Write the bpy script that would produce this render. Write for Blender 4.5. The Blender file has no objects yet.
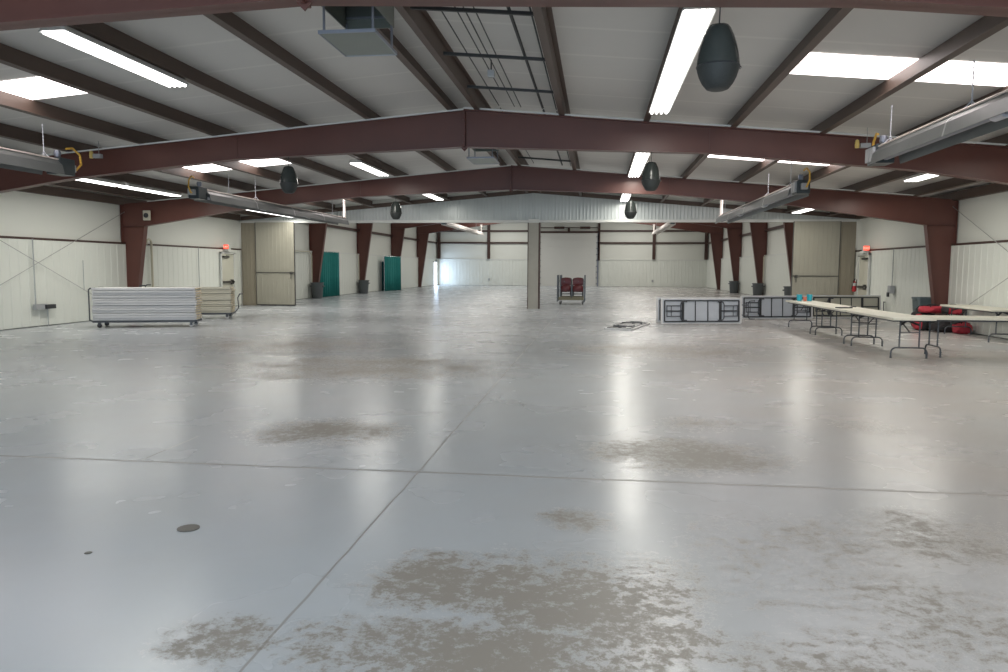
import bpy, bmesh, math, random
from mathutils import Vector, Matrix
random.seed(7)
S = bpy.context.scene
COL = S.collection
PI = math.pi

# ------------------------------------------------------------------ dimensions (metres; X across hall, Y down hall)
RX = -2.52                     # ridge line
HALF = 12.03
XL, XR = RX - HALF, RX + HALF  # face of the side wall liners
WG = 0.12                      # liner stands this far in from the wall lining
SL = 0.086                     # roof slope
ZR = 4.54                      # underside of purlins at the ridge
BAY = 7.7
def FY(k): return 6.5 + BAY * k
YH = FY(3)                     # header wall between low hall and tall hall
YB = FY(8)                     # back wall
YF = -4.0                      # wall behind the viewer
def pz(x): return ZR - SL * abs(x - RX)       # underside of purlins
PH = 0.25
def dz(x): return pz(x) + PH                 # underside of roof lining

# ------------------------------------------------------------------ materials
def new_mat(name):
    m = bpy.data.materials.new(name); m.use_nodes = True
    nt = m.node_tree
    return m, nt, nt.nodes['Principled BSDF']

def mat(name, col, rough=0.5, metal=0.0, var=0.12, scale=6.0, bump=0.0, spec=0.5, coat=0.0):
    m, nt, b = new_mat(name)
    tc = nt.nodes.new('ShaderNodeTexCoord')
    n = nt.nodes.new('ShaderNodeTexNoise'); n.inputs['Scale'].default_value = scale; n.inputs['Detail'].default_value = 5
    nt.links.new(tc.outputs['Object'], n.inputs['Vector'])
    mx = nt.nodes.new('ShaderNodeMix'); mx.data_type = 'RGBA'
    mx.inputs[6].default_value = (*[c * (1 - var) for c in col], 1)
    mx.inputs[7].default_value = (*[min(1, c * (1 + var)) for c in col], 1)
    nt.links.new(n.outputs['Fac'], mx.inputs[0]); nt.links.new(mx.outputs[2], b.inputs['Base Color'])
    b.inputs['Roughness'].default_value = rough; b.inputs['Metallic'].default_value = metal
    b.inputs['Specular IOR Level'].default_value = spec; b.inputs['Coat Weight'].default_value = coat
    if bump:
        bp = nt.nodes.new('ShaderNodeBump'); bp.inputs['Strength'].default_value = bump; bp.inputs['Distance'].default_value = 0.02
        nt.links.new(n.outputs['Fac'], bp.inputs['Height']); nt.links.new(bp.outputs[0], b.inputs['Normal'])
    return m

def emit(name, col, strength, base=(0.8, 0.8, 0.8)):
    m, nt, b = new_mat(name)
    tc = nt.nodes.new('ShaderNodeTexCoord')
    n = nt.nodes.new('ShaderNodeTexNoise'); n.inputs['Scale'].default_value = 2
    nt.links.new(tc.outputs['Object'], n.inputs['Vector'])
    mr = nt.nodes.new('ShaderNodeMapRange'); mr.inputs[3].default_value = strength * 0.93; mr.inputs[4].default_value = strength * 1.07
    nt.links.new(n.outputs['Fac'], mr.inputs[0]); nt.links.new(mr.outputs[0], b.inputs['Emission Strength'])
    b.inputs['Base Color'].default_value = (*base, 1); b.inputs['Emission Color'].default_value = (*col, 1)
    b.inputs['Roughness'].default_value = 0.4
    return m

M = {}
M['red_steel'] = mat('red_oxide_steel', (0.112, 0.040, 0.030), 0.42, 0, 0.18, 1.5)
M['purlin'] = mat('brown_purlin_steel', (0.088, 0.060, 0.047), 0.5, 0, 0.15, 1.2)
M['girt'] = mat('brown_girt_steel', (0.055, 0.026, 0.020), 0.5, 0, 0.2, 2)
M['wall'] = mat('white_wall_lining', (0.70, 0.71, 0.655), 0.6, 0, 0.05, 0.5, 0.05)
M['liner'] = mat('white_liner_panel', (0.70, 0.72, 0.665), 0.38, 0, 0.04, 0.6)
M['header'] = mat('ribbed_header_panel', (0.50, 0.535, 0.53), 0.32, 0.1, 0.06, 0.7)
M['trimwhite'] = mat('white_trim', (0.66, 0.67, 0.64), 0.45, 0, 0.05, 2)
M['tan'] = mat('tan_door_panel', (0.345, 0.33, 0.27), 0.45, 0, 0.05, 0.8)
M['tandark'] = mat('tan_side_panel', (0.27, 0.24, 0.18), 0.5, 0, 0.08, 0.8)
M['beigedoor'] = mat('beige_door_paint', (0.56, 0.55, 0.46), 0.45, 0, 0.05, 1.5)
M['column_clad'] = mat('grey_beige_cladding', (0.37, 0.355, 0.31), 0.5, 0, 0.1, 3)
M['rollup'] = mat('white_sectional_door', (0.64, 0.635, 0.60), 0.5, 0, 0.04, 0.8)
M['galv'] = mat('galvanised_metal', (0.42, 0.43, 0.43), 0.35, 0.7, 0.12, 8)
M['alu'] = mat('aluminium_reflector', (0.14, 0.148, 0.146), 0.42, 0.25, 0.15, 3)
M['skylit_edge'] = mat('skylit_trough_edge', (0.70, 0.62, 0.56), 0.4, 0.2, 0.06, 5)
M['pipewhite'] = mat('pale_pipe', (0.75, 0.70, 0.66), 0.4, 0.1, 0.06, 5)
M['tubegrey'] = mat('grey_steel_tube', (0.22, 0.235, 0.28), 0.4, 0.5, 0.15, 5)
M['ceramic'] = mat('pale_coupling', (0.55, 0.56, 0.60), 0.4, 0.2, 0.08, 8)
M['black'] = mat('black_steel', (0.030, 0.032, 0.036), 0.45, 0, 0.25, 6)
M['legdark'] = mat('dark_grey_leg_steel', (0.060, 0.065, 0.075), 0.4, 0.2, 0.2, 8)
M['rod'] = mat('dark_conduit', (0.030, 0.032, 0.033), 0.5, 0, 0.2, 4)
M['speaker'] = mat('charcoal_speaker_shell', (0.040, 0.047, 0.044), 0.22, 0, 0.15, 10)
M['speaker_grille'] = mat('charcoal_speaker_grille', (0.030, 0.034, 0.033), 0.6, 0, 0.2, 90, 0.3)
M['plastic_table'] = mat('white_table_plastic', (0.66, 0.655, 0.66), 0.4, 0, 0.06, 5, 0.03)
M['table_top'] = mat('cream_table_plastic', (0.70, 0.68, 0.58), 0.38, 0, 0.05, 5, 0.03)
M['under'] = mat('pale_grey_table_underside', (0.47, 0.50, 0.55), 0.5, 0, 0.06, 4)
M['under_beige'] = mat('beige_table_underside', (0.50, 0.48, 0.40), 0.5, 0, 0.06, 4)
M['warm_lit_edge'] = mat('warm_lit_board_edge', (0.60, 0.51, 0.34), 0.5, 0, 0.22, 9)
M['binC'] = mat('grey_bin_plastic', (0.085, 0.095, 0.10), 0.45, 0, 0.15, 6)
M['binblue'] = mat('slate_blue_bin_plastic', (0.115, 0.155, 0.165), 0.45, 0, 0.12, 4)
M['teal'] = mat('teal_curtain_cloth', (0.014, 0.20, 0.185), 0.8, 0, 0.15, 5)
M['tealdark'] = mat('dark_teal_curtain_cloth', (0.014, 0.10, 0.11), 0.8, 0, 0.15, 5)
M['bagred'] = mat('red_bag_fabric', (0.46, 0.035, 0.055), 0.6, 0, 0.2, 9, 0.2)
M['bagdark'] = mat('black_bag_fabric', (0.025, 0.022, 0.024), 0.7, 0, 0.3, 9, 0.2)
M['bagmaroon'] = mat('maroon_bag_fabric', (0.20, 0.018, 0.035), 0.65, 0, 0.2, 9, 0.2)
M['chairred'] = mat('maroon_chair_vinyl', (0.12, 0.010, 0.014), 0.35, 0, 0.2, 8)
M['chairdark'] = mat('dark_maroon_seat_underside', (0.07, 0.012, 0.016), 0.5, 0, 0.25, 8)
M['cartwood'] = mat('olive_cart_deck', (0.20, 0.185, 0.125), 0.6, 0, 0.15, 8)
M['cartgrey'] = mat('grey_cart_post', (0.10, 0.112, 0.125), 0.4, 0.3, 0.12, 8)
M['rubber'] = mat('black_rubber', (0.022, 0.022, 0.024), 0.6, 0, 0.2, 10)
M['casterwhite'] = mat('pale_caster_wheel', (0.55, 0.55, 0.55), 0.45, 0, 0.1, 10)
M['chrome'] = mat('satin_chrome', (0.40, 0.40, 0.40), 0.25, 0.9, 0.05, 8)
M['hardware'] = mat('dark_door_hardware', (0.08, 0.078, 0.07), 0.45, 0.2, 0.1, 8)
M['yellowhose'] = mat('yellow_gas_hose', (0.62, 0.36, 0.05), 0.45, 0, 0.15, 12)
M['copper'] = mat('copper_pipe', (0.40, 0.22, 0.12), 0.4, 0.4, 0.15, 12)
M['boxgrey'] = mat('grey_metal_box', (0.38, 0.39, 0.40), 0.45, 0.2, 0.08, 8)
M['boxblue'] = mat('dark_burner_box', (0.035, 0.045, 0.05), 0.4, 0.1, 0.2, 8)
M['conduit'] = mat('grey_conduit', (0.36, 0.37, 0.36), 0.4, 0.3, 0.08, 8)
M['cable'] = mat('steel_cable', (0.34, 0.345, 0.33), 0.5, 0.2, 0.1, 8)
M['beigepipe'] = mat('beige_pipe', (0.52, 0.49, 0.38), 0.5, 0, 0.08, 8)
M['signwhite'] = mat('white_sign_plastic', (0.62, 0.62, 0.58), 0.4, 0, 0.04, 8)
M['exitred'] = emit('glowing_exit_red', (1.0, 0.13, 0.08), 1.6, (0.6, 0.05, 0.03))
M['exitletter'] = emit('glowing_exit_letter', (1.0, 0.30, 0.22), 2.6, (0.6, 0.3, 0.3))
M['redpaint'] = mat('red_extinguisher_paint', (0.42, 0.02, 0.025), 0.3, 0, 0.1, 8)
M['cyan'] = mat('cyan_cup_plastic', (0.03, 0.42, 0.55), 0.35, 0, 0.08, 8)
M['orange'] = mat('coral_cup_plastic', (0.65, 0.18, 0.12), 0.4, 0, 0.08, 8)
M['sign_cream'] = mat('cream_box_plastic', (0.55, 0.52, 0.42), 0.45, 0, 0.06, 8)
M['ventplate'] = mat('grey_green_vent_sheet', (0.20, 0.22, 0.195), 0.4, 0.2, 0.1, 4)
M['ventdark'] = mat('dark_vent_interior', (0.030, 0.034, 0.046), 0.5, 0.2, 0.15, 4)
M['ventedge'] = mat('pale_blue_grey_vent_edge', (0.30, 0.32, 0.37), 0.35, 0.4, 0.08, 6)
M['tube'] = emit('lit_fluorescent_tube', (1.0, 0.985, 0.95), 5.0)
M['sky_panel'] = emit('daylit_skylight_panel', (1.0, 0.91, 0.89), 6.5)
M['daylight_pane'] = emit('daylit_door_glass', (0.86, 0.93, 1.0), 4.0)
M['fixture'] = mat('white_light_housing', (0.72, 0.72, 0.70), 0.35, 0, 0.04, 6)
M['cream_cap'] = mat('yellow_outlet_plastic', (0.70, 0.52, 0.16), 0.5, 0, 0.08, 8)

# roof lining: white faced insulation, soft grey, faint cross seams
def roof_mat():
    m, nt, b = new_mat('white_faced_roof_insulation')
    geo = nt.nodes.new('ShaderNodeNewGeometry')
    sep = nt.nodes.new('ShaderNodeSeparateXYZ'); nt.links.new(geo.outputs['Position'], sep.inputs[0])
    n = nt.nodes.new('ShaderNodeTexNoise'); n.inputs['Scale'].default_value = 0.55; n.inputs['Detail'].default_value = 5
    nt.links.new(geo.outputs['Position'], n.inputs['Vector'])
    mx = nt.nodes.new('ShaderNodeMix'); mx.data_type = 'RGBA'
    mx.inputs[6].default_value = (0.60, 0.585, 0.555, 1); mx.inputs[7].default_value = (0.70, 0.685, 0.655, 1)
    nt.links.new(n.outputs['Fac'], mx.inputs[0])
    md = nt.nodes.new('ShaderNodeMath'); md.operation = 'PINGPONG'; md.inputs[1].default_value = 0.61
    nt.links.new(sep.outputs[1], md.inputs[0])
    mr = nt.nodes.new('ShaderNodeMapRange'); mr.inputs[1].default_value = 0.0; mr.inputs[2].default_value = 0.06
    mr.inputs[3].default_value = 1.14; mr.inputs[4].default_value = 1.0
    nt.links.new(md.outputs[0], mr.inputs[0])
    mul = nt.nodes.new('ShaderNodeMix'); mul.data_type = 'RGBA'; mul.blend_type = 'MULTIPLY'; mul.inputs[0].default_value = 1
    nt.links.new(mx.outputs[2], mul.inputs[6]); nt.links.new(mr.outputs[0], mul.inputs[7])
    nt.links.new(mul.outputs[2], b.inputs['Base Color'])
    bp = nt.nodes.new('ShaderNodeBump'); bp.inputs['Strength'].default_value = 0.25; bp.inputs['Distance'].default_value = 0.08
    nt.links.new(n.outputs['Fac'], bp.inputs['Height']); nt.links.new(bp.outputs[0], b.inputs['Normal'])
    b.inputs['Roughness'].default_value = 0.5
    return m
M['roof'] = roof_mat()

# polished, worn concrete floor
def floor_mat():
    m, nt, b = new_mat('polished_worn_concrete')
    N, L = nt.nodes, nt.links
    geo = N.new('ShaderNodeNewGeometry')
    sep = N.new('ShaderNodeSeparateXYZ'); L.new(geo.outputs['Position'], sep.inputs[0])
    def math_(op, a=None, c=None):
        q = N.new('ShaderNodeMath'); q.operation = op
        for i, v in enumerate((a, c)):
            if v is None: continue
            if isinstance(v, (int, float)): q.inputs[i].default_value = v
            else: L.new(v, q.inputs[i])
        return q.outputs[0]
    def noise(scale, detail=6, rough=0.6, w=None):
        q = N.new('ShaderNodeTexNoise'); q.inputs['Scale'].default_value = scale; q.inputs['Detail'].default_value = detail
        q.inputs['Roughness'].default_value = rough
        L.new(w if w else geo.outputs['Position'], q.inputs['Vector']); return q.outputs['Fac']
    def rng(v, a, c, lo=0.0, hi=1.0):
        q = N.new('ShaderNodeMapRange'); q.inputs[1].default_value = a; q.inputs[2].default_value = c
        q.inputs[3].default_value = lo; q.inputs[4].default_value = hi
        L.new(v, q.inputs[0]); return q.outputs[0]
    def mix(f, a, c):
        q = N.new('ShaderNodeMix'); q.data_type = 'RGBA'
        if isinstance(f, (int, float)): q.inputs[0].default_value = f
        else: L.new(f, q.inputs[0])
        for i, v in ((6, a), (7, c)):
            if isinstance(v, tuple): q.inputs[i].default_value = (*v, 1)
            else: L.new(v, q.inputs[i])
        return q.outputs[2]
    base = mix(rng(noise(0.35, 3, .5), 0.15, 0.85), (0.415, 0.446, 0.482), (0.468, 0.494, 0.520))
    base = mix(rng(noise(3.1, 3, 0.5), 0.1, 0.9, 0, 0.09), base, (0.36, 0.37, 0.37))
    # skylight's pinkish warmth and browner tone painted in towards the right-hand side, soft clouds
    skylight_warmth = math_('MULTIPLY', rng(sep.outputs[0], -0.6, 3.0), rng(noise(0.5, 2, .5), 0.1, 0.9, 0.2, 1.2))
    base = mix(math_('MULTIPLY', skylight_warmth, 0.75), base, (0.48, 0.425, 0.385))
    # worn patches, where carts and paint have scoured the surface
    spots = [(-0.81,3.63,.34,.34,1),(-0.15,3.59,.62,.50,1),(-0.40,3.01,.75,.30,1.05),(0.82,6.57,.66,.52,1.0),(1.14,4.47,.52,.44,.62),
             (-2.65,6.97,.66,.5,1.0),(2.11,4.68,.45,.42,.66),(0.22,6.41,.36,.22,.7),(-0.09,4.71,.2,.19,.7),(-3.57,11.66,1.7,1.3,.85),
             (1.5,3.55,.7,.5,.5),(-1.61,2.94,.22,.2,.85),(1.25,15.15,1.5,1.1,.75),(-6.04,14.84,1.6,1.3,.7),(1.34,4.03,.36,.2,.45),
             (0.21,3.2,.34,.3,.9),(2.83,8.1,.3,.35,.55),(1.07,7.84,.36,.32,.6),(0.9,3.05,.5,.3,.55)]
    tot = None
    for x, y, rx, ry, s in spots:
        a = math_('DIVIDE', math_('SUBTRACT', sep.outputs[0], x), rx * 1.25)
        c = math_('DIVIDE', math_('SUBTRACT', sep.outputs[1], y), ry * 1.25)
        d = math_('ADD', math_('MULTIPLY', a, a), math_('MULTIPLY', c, c))
        f = rng(d, 0.0, 1.5, s, 0.0)
        tot = f if tot is None else math_('MAXIMUM', tot, f)
    fine = noise(12.0, 11, 0.8)
    broad = noise(1.4, 5, 0.6)
    wear = math_('ADD', math_('MULTIPLY', tot, 0.50), math_('MULTIPLY', math_('SUBTRACT', fine, 0.5), 2.1))
    wear = math_('ADD', wear, math_('MULTIPLY', math_('SUBTRACT', broad, 0.5), 0.9))
    wmask = rng(wear, 0.20, 0.44)
    wmask = math_('MULTIPLY', wmask, rng(tot, 0.02, 0.12))
    soft = rng(math_('ADD', math_('MULTIPLY', tot, 0.5), math_('MULTIPLY', math_('SUBTRACT', broad, 0.5), 0.8)), -0.05, 0.7)
    base = mix(math_('MULTIPLY', soft, 0.35), base, (0.37, 0.335, 0.29))
    base = mix(math_('MULTIPLY', wmask, 0.9), base, (0.235, 0.212, 0.182))
    # large faint old stains in the middle distance
    big = rng(noise(0.22, 5, 0.55), 0.46, 0.78)
    base = mix(math_('MULTIPLY', math_('MULTIPLY', big, rng(sep.outputs[1], 9.0, 20.0, 1.0, 0.15)), 0.34), base, (0.34, 0.335, 0.305))
    # saw-cut joints
    wob = math_('MULTIPLY', math_('SUBTRACT', noise(0.8, 3), 0.5), 0.06)
    def joint(coord, at, w):
        return rng(math_('ABSOLUTE', math_('SUBTRACT', math_('ADD', coord, wob), at)), w * 0.5, w, 1.0, 0.0)
    def below(coord, at): return math_('LESS_THAN', coord, at)
    def above(coord, at): return math_('GREATER_THAN', coord, at)
    j = joint(sep.outputs[1], 5.66, 0.024)
    j = math_('MAXIMUM', j, math_('MULTIPLY', joint(sep.outputs[0], -1.375, 0.010), below(sep.outputs[1], 29.5)))
    j = math_('MAXIMUM', j, joint(sep.outputs[1], 13.36, 0.018))
    j = math_('MAXIMUM', j, joint(sep.outputs[1], 21.06, 0.025))
    short = math_('MULTIPLY', joint(sep.outputs[0], -3.72, 0.010), math_('MULTIPLY', above(sep.outputs[1], 5.66), below(sep.outputs[1], 6.6)))
    j = math_('MAXIMUM', j, short)
    base = mix(math_('MULTIPLY', j, 0.6), base, (0.19, 0.165, 0.14))
    L.new(base, b.inputs['Base Color'])
    r = rng(noise(1.1, 3, .5), 0.1, 0.9, 0.22, 0.31)
    r = math_('ADD', r, math_('MULTIPLY', wmask, 0.22))
    r = math_('ADD', r, math_('MULTIPLY', j, 0.2))
    L.new(r, b.inputs['Roughness'])
    b.inputs['Specular IOR Level'].default_value = 0.38
    bp = N.new('ShaderNodeBump'); bp.inputs['Strength'].default_value = 0.03; bp.inputs['Distance'].default_value = 0.02
    L.new(noise(0.9, 0.0), bp.inputs['Height']); L.new(bp.outputs[0], b.inputs['Normal'])
    return m
M['floor'] = floor_mat()

# ------------------------------------------------------------------ mesh builder
class MB:
    def __init__(s): s.v = []; s.f = []
    def add(s, vs, fs):
        o = len(s.v); s.v += [tuple(p) for p in vs]; s.f += [tuple(i + o for i in f) for f in fs]; return s
    def box(s, x0, x1, y0, y1, z0, z1):
        vs = [(x, y, z) for z in (z0, z1) for y in (y0, y1) for x in (x0, x1)]
        return s.add(vs, [(0, 2, 3, 1), (4, 5, 7, 6), (0, 1, 5, 4), (2, 6, 7, 3), (0, 4, 6, 2), (1, 3, 7, 5)])
    def prism(s, poly, axis, a0, a1):
        n = len(poly)
        def P(p, a): return {'x': (a, p[0], p[1]), 'y': (p[0], a, p[1]), 'z': (p[0], p[1], a)}[axis]
        vs = [P(p, a0) for p in poly] + [P(p, a1) for p in poly]
        fs = [tuple(range(n))[::-1], tuple(range(n, 2 * n))]
        fs += [(i, (i + 1) % n, n + (i + 1) % n, n + i) for i in range(n)]
        return s.add(vs, fs)
    def tube(s, pts, r, n=8, cap=True):
        pts = [Vector(p) for p in pts]
        m = len(pts); vs = []
        t0 = (pts[1] - pts[0]).normalized()
        up = Vector((0, 0, 1)) if abs(t0.z) < 0.9 else Vector((1, 0, 0))
        u = t0.cross(up).normalized()
        for i, p in enumerate(pts):
            a = (p - pts[i - 1]).normalized() if i else t0
            c = (pts[i + 1] - p).normalized() if i < m - 1 else a
            t = (a + c).normalized() if (a + c).length > 1e-6 else a
            u = (u - t * u.dot(t)).normalized(); w = t.cross(u)
            k = 1.0 / max(0.5, math.sqrt(max(0.05, (1 + a.dot(c)) / 2)))
            rr = r[i] if isinstance(r, (list, tuple)) else r
            for q in range(n):
                an = 2 * PI * q / n
                vs.append(p + (u * math.cos(an) + w * math.sin(an)) * rr * (k if 0 < i < m - 1 else 1))
        fs = [(i * n + q, i * n + (q + 1) % n, (i + 1) * n + (q + 1) % n, (i + 1) * n + q) for i in range(m - 1) for q in range(n)]
        if cap: fs += [tuple(range(n))[::-1], tuple(range((m - 1) * n, m * n))]
        return s.add(vs, fs)
    def lathe(s, prof, n=20, c=(0, 0, 0)):
        vs = []; fs = []
        for r, z in prof:
            for q in range(n):
                an = 2 * PI * q / n; vs.append((c[0] + r * math.cos(an), c[1] + r * math.sin(an), c[2] + z))
        m = len(prof)
        for i in range(m - 1):
            for q in range(n): fs.append((i * n + q, i * n + (q + 1) % n, (i + 1) * n + (q + 1) % n, (i + 1) * n + q))
        fs += [tuple(range(n))[::-1], tuple(range((m - 1) * n, m * n))]
        return s.add(vs, fs)
    def loft(s, rings, close=True):
        n = len(rings[0]); vs = [p for r in rings for p in r]; fs = []
        for i in range(len(rings) - 1):
            for q in range(n if close else n - 1):
                fs.append((i * n + q, i * n + (q + 1) % n, (i + 1) * n + (q + 1) % n, (i + 1) * n + q))
        return s.add(vs, fs)
    def xf(s, mtx):
        s.v = [tuple(mtx @ Vector(p)) for p in s.v]; return s
    def build(s, name, material, parent=None, smooth=False, bevel=0.0, label=None, kind=None, fix=True):
        me = bpy.data.meshes.new(name); me.from_pydata(s.v, [], s.f); me.update()
        if fix:
            bm = bmesh.new(); bm.from_mesh(me); bmesh.ops.recalc_face_normals(bm, faces=bm.faces); bm.to_mesh(me); bm.free()
        me.materials.append(M[material] if isinstance(material, str) else material)
        o = bpy.data.objects.new(name, me); COL.objects.link(o)
        if parent is not None: o.parent = parent
        if smooth:
            for p in me.polygons: p.use_smooth = True
            try: me.set_sharp_from_angle(angle=math.radians(40))
            except Exception: pass
        if bevel:
            b = o.modifiers.new('bevel', 'BEVEL'); b.width = bevel; b.segments = 2; b.limit_method = 'ANGLE'
        if label: o['label'] = label
        if kind: o['kind'] = kind
        return o

def thing(name, label, cat, loc=(0, 0, 0), rz=0, group=None):
    o = bpy.data.objects.new(name, None); COL.objects.link(o)
    if len(label.split()) > 16: print('LONG', label)
    o.empty_display_size = 0.1; o.location = loc; o.rotation_euler = (0, 0, rz)
    return tag(o, label, cat, group)
def tag(o, label, cat, group=None, kind=None):
    if len(label.split()) > 16: print('LONG', len(label.split()), label)
    o['label'] = label; o['category'] = cat
    if group: o['group'] = group
    if kind: o['kind'] = kind
    return o
def struct(o, label, cat):
    return tag(o, label, cat, kind='structure')
def dup(root, label, loc=None, rot=None, group=None):
    r = root.copy(); COL.objects.link(r)
    if loc is not None: r.location = loc
    if rot is not None: r.rotation_euler = rot
    r['label'] = label
    if group: r['group'] = group
    for ch in list(root.children):
        c = ch.copy(); COL.objects.link(c); c.parent = r
        for g in list(ch.children):
            d = g.copy(); COL.objects.link(d); d.parent = c
    return r
def arc(c, r, a0, a1, n, plane='xz'):
    out = []
    for i in range(n + 1):
        a = a0 + (a1 - a0) * i / n; p, q = r * math.cos(a), r * math.sin(a)
        out.append((c[0] + p, c[1], c[2] + q) if plane == 'xz' else (c[0], c[1] + p, c[2] + q) if plane == 'yz' else (c[0] + p, c[1] + q, c[2]))
    return out
ORD = ['first', 'second', 'third', 'fourth', 'fifth', 'sixth', 'seventh', 'eighth', 'ninth', 'tenth', 'eleventh', 'twelfth', 'thirteenth', 'fourteenth']

def ribbed(mb, axis, fixed, out, a0, a1, z0, z1, pitch=0.305, w=0.035, d=0.011):
    """ribbed sheet: ribs run up z, spaced along a; 'out' is the sign the ribs stand out to"""
    prof = [(a0, 0)]
    a = a0 + pitch * 0.5
    while a + w < a1:
        prof += [(a - w, 0), (a - w * 0.45, d), (a + w * 0.45, d), (a + w, 0)]
        a += pitch
    prof.append((a1, 0))
    lo, hi = [], []
    for p, q in prof:
        for lst, z in ((lo, z0), (hi, z1(p) if callable(z1) else z1)):
            lst.append((fixed + out * q, p, z) if axis == 'y' else (p, fixed + out * q, z))
    mb.loft([lo, hi], close=False)
    return mb

# ================================================================== THE SHELL
mb = MB(); mb.box(XL - 0.3, XR + 0.3, YF, YB + 0.2, -0.2, 0.0)
struct(mb.build('floor', 'floor'), 'glossy grey concrete floor with worn brown patches and saw-cut joints', 'floor')

EAVE_FAR, RIDGE_FAR = 5.45, 6.6
def far_dz(x): return RIDGE_FAR - (RIDGE_FAR - EAVE_FAR) * abs(x - RX) / HALF
mb = MB()
t = 0.08
poly = [(XL - 0.3, dz(XL - 0.3)), (RX, dz(RX)), (XR + 0.3, dz(XR + 0.3)), (XR + 0.3, dz(XR + 0.3) + t), (RX, dz(RX) + t), (XL - 0.3, dz(XL - 0.3) + t)]
mb.prism(poly, 'y', YF, YH + 0.1)
poly = [(x, far_dz(x)) for x in (XL - 0.3, RX, XR + 0.3)] + [(x, far_dz(x) + t) for x in (XR + 0.3, RX, XL - 0.3)]
mb.prism(poly, 'y', YH + 0.1, YB + 0.2)
struct(mb.build('ceiling', 'roof'), 'pale insulated sloping roof lining above the brown purlins', 'ceiling')

# side walls: plain lining behind, ribbed liner below the girt
for side, X, s in (('left', XL, -1), ('right', XR, 1)):
    mb = MB()
    x0, x1 = sorted((X + s * WG, X + s * (WG + 0.15)))
    mb.box(x0, x1, YF, YH + 0.1, 0, dz(X) + 0.02)
    dy0, dy1 = (66.15, 67.65) if side == 'left' else (None, None)
    if side == 'left':
        mb.box(x0, x1, YH + 0.1, dy0, 0, EAVE_FAR + .02); mb.box(x0, x1, dy1, YB + .2, 0, EAVE_FAR + .02); mb.box(x0, x1, dy0, dy1, 2.12, EAVE_FAR + .02)
    else:
        mb.box(x0, x1, YH + 0.1, YB + .2, 0, EAVE_FAR + .02)
    w = struct(mb.build('wall_' + side, 'wall'), 'long white side wall %s' % ('behind the stacks of tables' if side == 'left' else 'behind the red bags and trestle tables'), 'wall')
    xi = X
    lm = MB(); ribbed(lm, 'y', xi, -s, YF, YH - 0.15, 0.02, 2.27)
    xa, xb = sorted((X, X + s * WG)); lm.box(xa, xb, YF, YH - .06, 2.262, 2.27)
    lm.build('liner_panel', 'liner', w)
    lm = MB()
    if side == 'left':
        ribbed(lm, 'y', xi, -s, YH + .3, dy0, 0.02, 2.36); ribbed(lm, 'y', xi, -s, dy1, YB, 0.02, 2.36)
    else:
        ribbed(lm, 'y', xi, -s, YH + .3, YB, 0.02, 2.36)
    lm.build('liner_panel', 'liner', w)
    cm = MB(); x0, x1 = sorted((X + s * WG, X - s * 0.02)); cm.box(x0, x1, YH + .3, YB, 2.36, 2.42)
    cm.build('liner_cap', 'trimwhite', w)

mb = MB()
poly = [(XL - .2, 0), (XR + .2, 0), (XR + .2, far_dz(XR)), (RX, RIDGE_FAR + .02), (XL - .2, far_dz(XL))]
mb.prism(poly, 'y', YB, YB + 0.15)
wb = struct(mb.build('wall_back', 'wall'), 'far white end wall around the big sectional door', 'wall')
DX0, DX1 = -5.2, -0.04
lm = MB(); ribbed(lm, 'x', YB - .04, -1, XL, DX0 - .2, 0.02, 2.33); ribbed(lm, 'x', YB - .04, -1, DX1 + .2, XR, 0.02, 2.33)
lm.build('liner_panel', 'liner', wb)
lm = MB(); lm.box(XL, DX0 - .2, YB - .08, YB, 2.33, 2.41); lm.box(DX1 + .2, XR, YB - .08, YB, 2.33, 2.41)
lm.build('liner_cap', 'trimwhite', wb)

# unseen wall behind the viewer; its wide opening is added to let fill light in
mb = MB(); ox0, ox1, oz = -10.0, 4.5, 3.3
mb.box(XL - .3, ox0, YF - .15, YF, 0, 4.6); mb.box(ox1, XR + .3, YF - .15, YF, 0, 4.6); mb.box(ox0, ox1, YF - .15, YF, oz, 5.0)
mb.box(XL - .15, RX, YF - .15, YF, 4.5, 5.0)
struct(mb.build('wall_front', 'wall'), 'white wall behind the viewer with an opening added to admit light', 'wall')

# header wall
mb = MB()
def hz(x): return pz(x)
yh0, yh1 = YH - 0.02, YH + 0.25
poly = [(XL - WG, 3.42), (XR + WG, 3.42), (XR + WG, far_dz(XR)), (RX, RIDGE_FAR), (XL - WG, far_dz(XL))]
mb.prism(poly, 'y', YH + 0.02, yh1)
hw = struct(mb.build('wall_header', 'wall'), 'grey ribbed metal header wall spanning the hall above the wide opening', 'wall')
rm = MB(); ribbed(rm, 'x', YH + 0.0, -1, XL - WG, XR + WG, 3.46, lambda x: hz(x) - 0.02, pitch=0.135, w=0.035, d=0.012)
rm.build('ribbed_panel', 'header', hw)
tm = MB(); tm.box(XL, XR, YH - 0.05, YH + 0.27, 3.38, 3.47)
tm.build('bottom_channel', 'trimwhite', hw)
cm = MB()
for sg in (-1, 1):
    pts = [(RX, hz(RX) - .03), (RX + sg * HALF, hz(RX + sg * HALF) - .03), (RX + sg * HALF, hz(RX + sg * HALF) + .13), (RX, hz(RX) + .13)]
    cm.prism(pts, 'y', YH - 0.035, YH + 0.02)
cm.build('top_closure', 'purlin', hw)

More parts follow.
